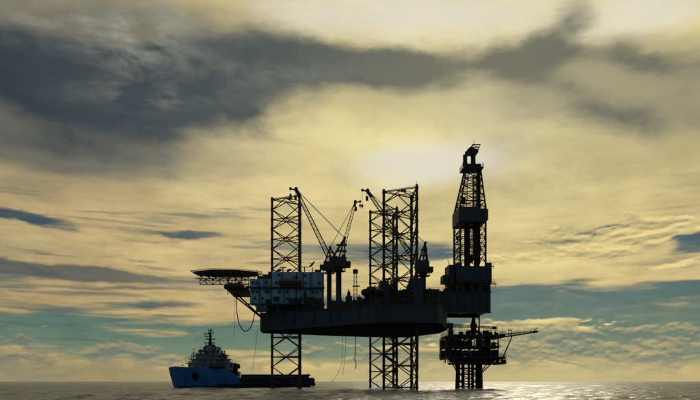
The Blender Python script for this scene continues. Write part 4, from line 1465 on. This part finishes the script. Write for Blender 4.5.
for pa, pb, d0, d1, f, y in mods:
    a, b = RX(pa, y), RX(pb, y)
    zA, zB = dk_o[d0][3], dk_o[d1][2] - 0.42
    zt_ = zA + (zB - zA) * f
    if rnd.random() < 0.35:
        r_ = min((zt_ - zA) / 2, 1.3)
        k = MB().tube((a, y, zA + r_ + 0.1), (b, y, zA + r_ + 0.1), r_, 12)
        for x in (a + 0.5, b - 0.5):
            k.box(x - 0.15, x + 0.15, y - r_ * 0.8, y + r_ * 0.8, zA, zA + r_)
        k.tube(((a + b) / 2, y, zA + r_), ((a + b) / 2, y, zB), 0.14, 6)
        wp.part('separator_vessel', k, M['steel'], smooth=True)
    else:
        k = MB().box(a, b, y - 0.9, y + 1.1, zA, zt_, cham=0.1)
        k.tube((a + 0.3, y - 1.0, zA + 0.2), (a + 0.3, y - 1.0, zB), 0.13, 6)
        k.tube((a + 0.2, y - 1.05, zA + (zt_ - zA) * 0.7), (b + 0.8, y - 1.05, zA + (zt_ - zA) * 0.7), 0.12, 6)
        wp.part('process_module', k, M['steel'])
for i in range(26):                                       # pipework between the decks
    d0 = rnd.choice(['mezzanine_deck', 'production_deck', 'cellar_deck'])
    a, b, zA, zB, d_ = dk_o[d0]
    x = a + 1 + rnd.random() * (b - a - 4)
    y = rnd.uniform(-6.8, -2)
    hgt = 1.9 if d0 == 'cellar_deck' else rnd.uniform(1.4, 3.0)
    L = rnd.uniform(1.5, 4.5)
    if x + L > RX(498, -wy):
        L = 1.0
    wp.part('pipe_run', MB().path([(x, y, zB), (x, y, zB + hgt * 0.8), (x + L, y, zB + hgt * 0.8), (x + L, y, zB)], 0.13 + 0.08 * rnd.random(), 6), M['rust'] if i % 3 else M['steel'])
wz = dk_o['weather_deck'][3]
for px0, px1, py, y, nm in ((448.5, 453.2, 329.6, -4, 'generator_housing'), (483.0, 488.5, 330.5, -3, 'generator_housing'), (489.5, 492.0, 332.0, -5, 'valve_skid'), (459, 463, 332.0, -5, 'valve_skid'), (478, 481.5, 332.2, -2, 'valve_skid'), (494.5, 498, 332.8, -5, 'valve_skid'), (466, 470, 331.5, 2, 'valve_skid')):
    a, b = RX(px0, y), RX(px1, y)
    zt_ = RZ(py, 470, y)
    k = MB().box(a, b, y - 0.9, y + 0.9, wz, zt_, cham=0.25)
    k.tube((a + 0.3, y, zt_ - 0.2), (a + 0.3, y, zt_ + 0.8), 0.08, 5)
    wp.part(nm, k, M['steel'])
# drilling riser and blow-out preventer between platform and cantilever
ris = Thing('riser_stack', 'thick pressure control riser rising from the wellhead platform to the cantilever', 'riser', (RX(473.6, 0), 0, wz))
x = RX(473.6, 0)
z_a, z_b = wz, cz0 - 0.3
k = MB().lathe([(0.75, z_a), (0.75, z_a + 0.8), (1.35, z_a + 0.9), (1.35, z_a + 2.0), (0.9, z_a + 2.1), (0.9, z_a + 2.7), (1.2, z_a + 2.8), (1.2, z_a + 3.8), (0.7, z_a + 4.3), (0.45, z_b)], x, 0, 14)
ris.part('preventer_body', k, M['steel'])
for s_ in (-1, 1):
    ris.part('ram_bonnet', MB().tube((x + s_ * 1.2, 0, z_a + 1.5), (x + s_ * 2.1, 0, z_a + 1.5), 0.45, 8), M['steel'])
ris.part('kill_line', MB().path([(x - 1.0, -0.6, z_a), (x - 1.0, -0.6, z_a + 3.9), (x - 0.4, -0.6, z_b)], 0.12, 6), M['steel'])
x = RX(479.6, 0)
ris.part('choke_line', MB().tube((x, 0.4, z_a), (x, 0.4, z_b), 0.22, 7), M['steel'])
# platform crane laid down along the weather deck
ax_ = R(450.5, 326, -6.4)
pc = Thing('deck_crane', 'small crane on the wellhead platform with its boom laid flat', 'crane', (ax_.x, -6.4, wz))
pc.part('pedestal', MB().lathe([(0.7, wz), (0.6, wz + 0.4), (0.6, RZ(328.5, 450, -6.4))], ax_.x, -6.4, 12), M['steel'])
k = MB().box(RX(445.0, -6.4), RX(453.0, -6.4), -7.2, -5.6, RZ(328.5, 450, -6.4), RZ(323.2, 450, -6.4), cham=0.3)
k.tube((RX(447, -6.4), -6.4, RZ(324, 450, -6.4)), (RX(444.6, -6.4), -6.4, RZ(319.5, 450, -6.4)), 0.12, 5)
k.tube((RX(447.8, -6.4), -6.4, RZ(324, 450, -6.4)), (RX(448.4, -6.4), -6.4, RZ(320.5, 450, -6.4)), 0.12, 5)
pc.part('machinery_house', k, M['steel'])
k = MB()
chs = k.truss(R(452.5, 325.6, -6.4), R(493.5, 327.6, -6.4), 0.8, 0.8, 16, 0.1, 0.06, 0.6, 0.5, lacing_only=True)
bo = pc.part('boom', k, M['steel'])
for a, b in chs:
    pc.part('boom_chord', MB().tube(a, b, 0.09, 5), M['steel'], bo)
pc.part('boom_rest', MB().path([R(478.4, 335, -6.4) * 1, R(478.4, 328, -6.4)], 0.14, 5), M['steel'])
e = R(493.5, 327.6, -6.4)
pc.part('boom_head', MB().box(e.x - 0.3, e.x + 0.9, -6.8, -6.0, e.z - 0.5, e.z + 0.4, cham=0.1), M['steel'])
pc.part('hook_block', MB().tube((e.x + 0.6, -6.4, e.z - 0.4), (e.x + 0.6, -6.4, e.z - 1.3), 0.05, 4).box(e.x + 0.35, e.x + 0.85, -6.6, -6.2, e.z - 1.9, e.z - 1.3, cham=0.08), M['steel'])
# flare boom
p0, p1 = R(499.5, 336.2, -3), R(536.6, 331.6, -3)
k = MB()
chs = k.truss(p0, p1, 1.3, 1.1, 14, 0.12, 0.06, 0.6, 0.5, lacing_only=True)
fb = wp.part('flare_boom', k, M['steel'])
for a, b in chs:
    wp.part('boom_chord', MB().tube(a, b, 0.11, 5), M['steel'], fb)
wp.part('boom_walkway', MB().tube(p0 + Vector((0, 0, -0.4)), p1 + Vector((0, 0, -0.1)), 0.16, 5), M['steel'], fb)
wp.part('flare_tip', MB().tube(p1 + Vector((-1.0, 0, 0.2)), p1 + Vector((0.2, 0, 1.2)), 0.12, 6).tube(p1 + Vector((-1, 0, -.1)), p1 + Vector((0.4, 0, .05)), 0.28, 6), M['steel'], fb)
for px in (508.6, 511.2):
    a = R(px, 337.2, -3)
    put_bar(wp, 'boom_post', BARS, (a.x, -3, a.z - 0.3), (a.x, -3, RZ(329.4, px, -3)), 0.14, M['steel'], fb)
a = R(509.9, 330.0, -3)
wp.part('boom_crossbar', MB().tube((RX(508, -3), -3, a.z), (RX(511.8, -3), -3, a.z), 0.12, 5), M['steel'], fb)
for y in (-5.5, -1.0):
    put_bar(wp, 'boom_strut', BARS, (R(503.2, 352.5, y).x, y, dk_o['mezzanine_deck'][3]), (R(512.0, 336.5, -3).x, -3, R(512.0, 336.5, -3).z), 0.2, M['steel'])
for px, py in ((517.5, 334.0), (524.0, 333.2), (530.5, 332.3)):
    a = R(px, py, -3)
    wp.part('lamp_post', MB().tube((a.x, -3, a.z), (a.x, -3, a.z + 0.8), 0.09, 5), M['steel'], fb)
for px in (447.5, 461.0, 487.0, 497.0, 502.5):
    a = R(px, 334, -7)
    wp.part('antenna_pole', MB().tube((a.x, -7, wz), (a.x, -7, wz + 1.4 + (px % 3)), 0.07, 5), M['steel'])
a = R(443.8, 358, 6)
hanging('sampling_line', 'thin line hanging below the edge of the wellhead platform deck', [a, R(443.8, 366.5, 6)], 0.06, 'rope', 'rope')

# ------------------------------------------------------------------ supply ship
SO, SYAW = ((244.0 - CX) / FPX * 252.0, 252.0), rad(5.0)
SC, SS = math.cos(SYAW), math.sin(SYAW)


def Q(px, py, yl=0.0):
    dx_, dz_ = (px - CX) / FPX, (HORIZON - py) / FPX
    t = (yl - SS * SO[0] + SC * SO[1]) / (SC - SS * dx_)
    return Vector((SC * (t * dx_ - SO[0]) + SS * (t - SO[1]), yl, CAM_H + t * dz_))


ship = Thing('supply_ship', 'blue offshore supply ship with a low dark aft deck beside the rig', 'ship', (0, 0, 0), origin=SO, yaw=SYAW)
NB = -6.6
X0, X1 = Q(168.6, 370, 0).x, Q(314.5, 384, NB).x
xstep = Q(237, 370, NB).x
zfore, zaft = Q(190, 369.0, NB).z, Q(270, 377.8, NB).z


def deck_z(x):
    t = (x - (xstep - 4.5)) / 6.0
    t = max(0, min(1, t))
    t = t * t * (3 - 2 * t)
    zf = zfore + 0.5 * max(0, 1 - (x - X0) / 12.0)
    return zf + (zaft - zf) * t


def half_b(x, lev):
    """half breadth at level 0 keel .. 1 deck"""
    u = (x - X0) / (X1 - X0)
    rake = 0.055 * (1 - lev)
    b = max(0.0, (u - rake)) / (0.20 + 0.12 * (1 - lev))
    b = min(1.0, b) ** (0.55 + 0.25 * (1 - lev))
    full = 6.6 * (0.80 + 0.2 * min(1, lev * 1.6))
    tail = 1.0 - 0.14 * max(0, (u - 0.9) / 0.1) ** 2
    return max(0.05, full * b * tail)


rings = []
NS = 44
for i in range(NS + 1):
    u = (i / NS) ** 1.25
    x = X0 + (X1 - X0) * u
    zd = deck_z(x)
    r_ = []
    lv = [0.0, 0.22, 0.42, 0.7, 1.0]
    zb_ = -1.5
    side = []
    for l in lv:
        z = zb_ + (zd - zb_) * l
        xx = x + 2.6 * (1 - l) ** 1.2 * max(0, 1 - u * 8) - 2.2 * (1 - l) * max(0, (u - 0.94) / 0.06) ** 1.5
        side.append((xx, half_b(x, l), z))
    r_ = [(a, -b, c) for a, b, c in reversed(side)] + [(a, b, c) for a, b, c in side]
    rings.append(r_)
sh = MB().loft(rings, close=True)
for q, f in enumerate(sh.f):
    pass
hullo = ship.part('hull', sh, M['shipblue'], smooth=True)
# dark boot-topping and aft fendering as separate plates just proud of the side
def side_strip(z_lo, z_hi, xa, xb, proud, n=30):
    k = MB()
    rr_ = []
    for i in range(n + 1):
        x = xa + (xb - xa) * i / n
        zd = deck_z(x)
        pts = []
        for z in (z_lo(x), z_hi(x)):
            l = (z + 1.5) / (zd + 1.5)
            u = (x - X0) / (X1 - X0)
            lv = [0.0, 0.22, 0.42, 0.7, 1.0]
            for m in range(4):
                if l <= lv[m + 1] or m == 3:
                    f = (l - lv[m]) / (lv[m + 1] - lv[m])
                    def P(L):
                        return Vector((x + 2.6 * (1 - L) ** 1.2 * max(0, 1 - u * 8) - 2.2 * (1 - L) * max(0, (u - 0.94) / 0.06) ** 1.5, -half_b(x, L), -1.5 + (zd + 1.5) * L))
                    pts.append(P(lv[m]).lerp(P(lv[m + 1]), f))
                    break
        rr_.append([pts[0] + Vector((0, -proud, 0)), pts[1] + Vector((0, -proud, 0)), pts[1] + Vector((0, 0.1, 0)), pts[0] + Vector((0, 0.1, 0))])
    return k.loft(rr_)


ship.part('boot_topping', side_strip(lambda x: -0.9, lambda x: 0.85, X0 + 2.4, X1 - 2.0, 0.10), M['shipdark'], hullo)
ship.part('aft_fender', side_strip(lambda x: zaft - 1.9, lambda x: zaft - 0.12, xstep + 1.0, X1 - 1.2, 0.09), M['shipdark'], hullo)
ship.part('aft_fender', side_strip(lambda x: 1.0, lambda x: 1.7, xstep - 8.0, X1 - 2.0, 0.07), M['shipdark'], hullo)
for i in range(9):
    x = xstep + 3 + i * (X1 - xstep - 7) / 8
    ship.part('tyre_fender', MB().tube((x, -half_b(x, 0.8) - 0.42, 1.9), (x, -half_b(x, 0.8) + 0.1, 1.9), 0.62, 10), M['rubber'], hullo)
# round emblem on the bow
ec = Q(194.5, 376.2, NB)
yb = half_b(ec.x, (ec.z + 1.5) / (deck_z(ec.x) + 1.5))
l_ = (ec.z + 1.5) / (deck_z(ec.x) + 1.5)
k = MB()
rr_ = []
for rad_ in (0.05, 1.0, 1.42):
    ring = []
    for i in range(18):
        t = 2 * math.pi * i / 18
        x = ec.x + rad_ * math.cos(t)
        z = ec.z + rad_ * 1.08 * math.sin(t)
        zd = deck_z(x)
        l = (z + 1.5) / (zd + 1.5)
        # interpolate along the side as the hull mesh does
        lv = [0.0, 0.22, 0.42, 0.7, 1.0]
        m = max(q for q in range(4) if lv[q] <= l)
        f = (l - lv[m]) / (lv[m + 1] - lv[m])
        y = half_b(x, lv[m]) * (1 - f) + half_b(x, lv[m + 1]) * f
        ring.append((x, -y - 0.09, z))
    rr_.append(ring)
ship.part('bow_emblem', k.loft(rr_, cap=False), M['shipdark'], hullo, label='dark round emblem painted on the bow')
# bulwarks
for s_ in (-1, 1):
    k = MB()
    rr2 = []
    for i in range(25):
        x = X0 + 0.35 + (xstep - 1 - X0) * (i / 24) ** 1.2
        y = s_ * half_b(x, 1.0)
        z = deck_z(x)
        rr2.append([(x, y, z - 0.05), (x - 0.1, y * 1.01, z + 0.85 * max(0.15, 1 - i / 26) * min(1, 0.25 + i / 5)), (x + 0.0, y - s_ * 0.14, z + 0.85 * max(0.15, 1 - i / 26) * min(1, 0.25 + i / 5)), (x + 0.1, y - s_ * 0.12, z - 0.05)])
    ship.part('bow_bulwark', k.loft(rr2), M['shipblue'], hullo, smooth=True)
    k = MB().box(xstep + 1.5, X1 - 2.5, s_ * 5.9 - 0.25, s_ * 5.9 + 0.25, zaft - 0.05, zaft + 1.15)
    k.tube((xstep + 1.5, s_ * 5.9, zaft + 1.2), (X1 - 2.5, s_ * 5.9, zaft + 1.2), 0.16, 6)
    ship.part('cargo_rail', k, M['shipdark'], hullo)
xr = Q(311.5, 383.5, 0).x
ship.part('stern_roller', MB().tube((X1 - 0.9, -4.2, zaft - 1.0), (X1 - 0.9, 4.2, zaft - 1.0), 1.15, 16), M['grey'], smooth=True)
for s_ in (-1, 1):
    k = MB().tube((X1 - 2.3, s_ * 5.2, zaft - 0.1), (X1 - 2.3, s_ * 5.2, zaft + 1.6), 0.3, 8).tube((X1 - 3.2, s_ * 5.2, zaft + 1.3), (X1 - 1.4, s_ * 5.2, zaft + 1.0), 0.2, 6)
    ship.part('stern_bollard', k, M['shipdark'])
k = MB().tube((Q(313.2, 383, NB).x, -5.2, Q(313, 384.2, NB).z), (Q(313.2, 383, NB).x, -6.9, Q(313, 384.2, NB).z), 0.9, 14)
ship.part('stern_fender', k, M['grey'])

# superstructure tiers: px from, px to, top row, bottom row, half width
tiers = [('forecastle_house', 187, 233.0, 363.4, 370.5, 5.7), ('accommodation_tier', 190.5, 227.0, 359.2, 363.4, 5.5), ('accommodation_tier', 194.5, 222.0, 355.2, 359.2, 5.0), ('bridge', 202.5, 219.5, 350.4, 355.2, 4.2)]
lastz = None
gw = MB().box(-0.42, 0.42, -0.04, 0.03, -0.36, 0.36).mesh('window', mat=M['glass'])
for ti, (nm, pa, pb, pt_, pb2, hw) in enumerate(tiers):
    a, b = Q(pa, 360, -hw).x, Q(pb, 360, -hw).x
    zA, zB = Q(210, pb2, -hw).z, Q(210, pt_, -hw).z
    if lastz is not None:
        zA = lastz + 0.003
    fr = 2.6 if ti == 0 else 1.8
    k = MB().prism([(a + fr, -hw), (b, -hw), (b, hw), (a + fr, hw), (a, hw * 0.6), (a, -hw * 0.6)], zA, zB)
    o_ = ship.part(nm, k, M['shipwhite'])
    lastz = zB
    if ti < 3:
        k = MB().prism([(a + fr - 1, -hw - 0.8), (b + 1.2, -hw - 0.8), (b + 1.2, hw + 0.8), (a + fr - 1, hw + 0.8), (a - 1, hw * 0.6), (a - 1, -hw * 0.6)], zB + 0.003, zB + 0.16)
        k.rail([(a - 0.9, -hw * 0.6, zB + 0.16), (a + fr - 1, -hw - 0.7, zB + 0.16), (b + 1.1, -hw - 0.7, zB + 0.16)], 1.0, 1.4, 0.04, 3)
        ship.part('deck_overhang', k, M['shipwhite'], o_)
        lastz = zB + 0.16
    nwin = int((b - a - fr - 1) / (1.15 if ti == 3 else 2.0))
    for i in range(nwin):
        x = a + fr + 0.9 + (b - a - fr - 1.8) * i / max(1, nwin - 1)
        if (i * 7 + ti * 3) % 5 in (1, 3) and ti < 3:
            continue
        ship.inst('window', gw, (x, -hw, zA + (zB - zA) * 0.6), o_)
zbr = lastz
bridge_top = zbr
k = MB().prism([(Q(201.0, 350, 0).x, -4.8), (Q(221.0, 350, 0).x, -4.8), (Q(221.0, 350, 0).x, 4.8), (Q(201.0, 350, 0).x, 4.8)], zbr, zbr + 0.25)
k.rail([(Q(202, 350, 0).x, -4.6, zbr + 0.25), (Q(220, 350, 0).x, -4.6, zbr + 0.25)], 1.0, 1.5, 0.04, 2)
ship.part('monkey_island', k, M['shipwhite'])
k = MB().box(Q(205.5, 346, 0).x, Q(216.0, 346, 0).x, -2.4, 2.4, zbr + 0.25, Q(210, 345.2, -3).z, cham=0.4)
ship.part('mast_house', k, M['shipwhite'])
zmh = Q(210, 345.2, -3).z
# main mast with yards, radars
mx = Q(210.2, 340, 0).x
k = MB()
k.lathe([(0.85, zmh), (0.55, Q(210, 340, 0).z), (0.34, Q(210, 334.5, 0).z), (0.12, Q(210, 328.8, 0).z)], mx, 0, 8)
mst = ship.part('mast', k, M['shipdark'])
for py, hw, dx0, dx1 in ((343.0, 1.4, -2.2, 1.2), (339.2, 1.3, -1.6, 1.9), (336.2, 1.1, -2.2, 0.8), (333.0, 0.8, -0.9, 1.3), (330.6, 0.5, -0.8, 0.8)):
    z = Q(210, py, 0).z
    k = MB().box(mx + dx0, mx + dx1, -hw, hw, z - 0.12, z + 0.12)
    k.tube((mx + dx0 + 0.2, -hw * 0.7, z), (mx + dx0 + 0.2, -hw * 0.7, z + 0.9), 0.1, 5).tube((mx + dx1 - 0.2, hw * 0.5, z), (mx + dx1 - 0.2, hw * 0.5, z + 0.8), 0.12, 5)
    ship.part('mast_platform', k, M['shipdark'], mst)
z = Q(210, 336.2, 0).z + 0.75
ship.part('radar_scanner', MB().box(mx - 2.6, mx + 0.4, -0.25, 0.25, z, z + 0.35, cham=0.1), M['shipdark'], mst)
# satellite domes, side masts, searchlights
for px, py, r_ in ((200.4, 351.5, 0.95), (218.0, 348.0, 0.6), (196.8, 354.2, 0.6)):
    p = Q(px, py, -2)
    k = MB().lathe([(0.25, (zbr + 0.25) if px > 205 else Q(200, 355.4, -2).z), (0.25, p.z - r_ * 0.8), (r_ * 0.8, p.z - r_ * 0.6), (r_, p.z), (r_ * 0.75, p.z + r_ * 0.65), (0.1, p.z + r_)], p.x, -2, 12)
    ship.part('radome', k, M['shipwhite'], smooth=True)
for px, py, pb_ in ((194.0, 347.4, 357), (193.2, 351.0, 357), (219.6, 346.0, 349), (221.0, 350.2, 356), (206.0, 343.0, 346), (214.3, 341.0, 346), (182.5, 363.5, 370), (175.5, 366.0, 370)):
    p = Q(px, py, -3)
    k = MB().tube((p.x, -3, Q(px, pb_, -3).z - 0.5), p, 0.16, 6, 0.06).tube((p.x - 0.5, -3, p.z - 0.7), (p.x + 0.5, -3, p.z - 0.7), 0.09, 5)
    ship.part('signal_pole', k, M['shipdark'])
# vents, lockers, life-raft canisters and lamps cluttering the upper decks
rs = random.Random(3)
for i in range(34):
    lev = rs.choice([(363.4, 188, 231, -6.0), (359.2, 191, 228, -5.6), (355.2, 195, 224, -4.9), (350.2, 203, 220, -4.2)])
    px = rs.uniform(lev[1], lev[2])
    b0 = Q(px, lev[0] - 0.2, lev[3])
    h, w_ = rs.uniform(0.5, 1.5), rs.uniform(0.25, 0.8)
    if i % 3 == 0:
        k = MB().tube((b0.x, lev[3], b0.z), (b0.x, lev[3], b0.z + h + 0.6), 0.1, 6).tube((b0.x - 0.35, lev[3], b0.z + h + 0.6), (b0.x + 0.35, lev[3], b0.z + h + 0.65), 0.16, 6)
        ship.part('deck_lamp', k, M['shipdark'])
    elif i % 3 == 1:
        k = MB().tube((b0.x - w_, lev[3], b0.z + 0.45), (b0.x + w_, lev[3], b0.z + 0.45), 0.42, 8).box(b0.x - 0.3, b0.x + 0.3, lev[3] - 0.2, lev[3] + 0.2, b0.z - 0.05, b0.z + 0.3)
        ship.part('liferaft_canister', k, M['shipwhite'])
    else:
        ship.part('vent_locker', MB().box(b0.x - w_, b0.x + w_, lev[3] - 0.4, lev[3] + 0.4, b0.z - 0.02, b0.z + h, cham=0.08), M['shipdark'] if i % 2 else M['shipwhite'])
# stays from the mast
for px, py, pe, qe in ((210.4, 333.5, 187.0, 363.0), (210.4, 336.0, 224.5, 353.0)):
    ship.part('mast_stay', MB().tube(Q(px, py, 0), Q(pe, qe, 0), 0.035, 4), M['shipdark'])
# funnels
for s_ in (-1, 1):
    y = s_ * 3.9
    a, b = Q(220.8, 355, y).x, Q(227.0, 355, y).x
    zt_ = Q(224, 352.4, y).z
    k = MB().prism([(a, y - 1.1), (b, y - 1.1), (b, y + 1.1), (a, y + 1.1)], Q(224, 363, y).z, [zt_, zt_ - 0.9, zt_ - 0.9, zt_])
    fn = ship.part('funnel', k, M['shipdark'])
    for dx_ in (0.5, 1.3):
        ship.part('exhaust_pipe', MB().tube((a + dx_, y, zt_ - 1.0), (a + dx_ + 0.15, y, zt_ + 0.7), 0.2, 7), M['shipdark'], fn)
# winch house and deck crane behind the bridge
k = MB().box(Q(226.5, 372, -5).x, Q(234.5, 372, -5).x, -5, 5, zaft, Q(230, 366.0, -5).z, cham=0.2)
ship.part('winch_house', k, M['shipdark'])
k = MB().box(Q(232.5, 372, -4).x, Q(239.0, 372, -4).x, -4, 4, zaft - 0.1, Q(236, 371.5, -4).z, cham=0.3)
ship.part('towing_winch', k, M['shipdark'])
cb_ = Q(236.2, 378, -5.0)
ship.part('crane_pedestal', MB().lathe([(0.65, zaft), (0.65, Q(236, 369, -5).z), (1.0, Q(236, 368.6, -5).z), (1.0, Q(236, 365.6, -5).z), (0.4, Q(236, 364.8, -5).z)], cb_.x, -5.0, 10), M['shipdark'])
kb = MB()
kb.truss(Q(236.6, 366.0, -5), Q(222.6, 358.8, -5), 0.7, 0.8, 8, 0.13, 0.07, 0.5, 0.5)
ship.part('crane_boom', kb, M['shipdark'])
ship.part('crane_cab', MB().box(cb_.x - 0.4, cb_.x + 1.5, -5.9, -4.3, Q(236, 368.4, -5).z, Q(236, 364.2, -5).z, cham=0.2), M['shipdark'])
# rescue boat
p = Q(216.5, 367.0, -6.4)
def rsec(u):
    s_ = abs(u) ** 2.5
    w_ = 0.95 * (1 - s_) ** 0.6 + 0.05
    return [(p.x + u * 3.0, p.y + w_ * math.cos(t) - 0.2, p.z + 0.2 * s_ + 0.75 * math.sin(t) * (1 - 0.4 * s_)) for t in [2 * math.pi * i / 10 for i in range(10)]]
rb = Thing('rescue_boat', 'small rescue boat hung on the side of the blue supply ship', 'boat', tuple(p), origin=SO, yaw=SYAW)
rb.part('hull', MB().loft([rsec(u) for u in (-1, -0.85, -0.5, 0, 0.5, 0.85, 1)]), M['rust'], smooth=True)
for dx_ in (-1.8, 1.8):
    rb.part('davit_arm', MB().path([(p.x + dx_, p.y + 0.9, p.z - 0.4), (p.x + dx_, p.y + 0.7, p.z + 1.9), (p.x + dx_, p.y - 0.2, p.z + 2.1), (p.x + dx_, p.y - 0.2, p.z + 0.5)], 0.1, 5), M['shipdark'])
# deck cargo on the aft deck
for px0, px1, py, y in ((246, 252, 375.6, -2), (262, 266, 376.6, 1), (284, 291, 376.8, -1)):
    a, b = Q(px0, 377, y).x, Q(px1, 377, y).x
    c = Thing('cargo_skid', {246: 'dark cargo skid on the aft deck just behind the towing winch', 262: 'short cargo skid in the middle of the open aft deck', 284: 'low cargo skid near the stern of the aft deck'}[px0], 'cargo skid', ((a + b) / 2, y, zaft), origin=SO, yaw=SYAW, group='cargo on the ship deck')
    zt_ = Q((px0 + px1) / 2, py, y).z
    c.part('crate_body', MB().box(a, b, y - 1.2, y + 1.2, zaft + 0.01, zt_), M['shipdark'])
    c.part('lifting_frame', MB().path([(a, y - 1.25, zaft + 0.01), (a, y - 1.25, zt_ + 0.12), (b, y - 1.25, zt_ + 0.12), (b, y - 1.25, zaft + 0.01)], 0.09, 5), M['grey'])
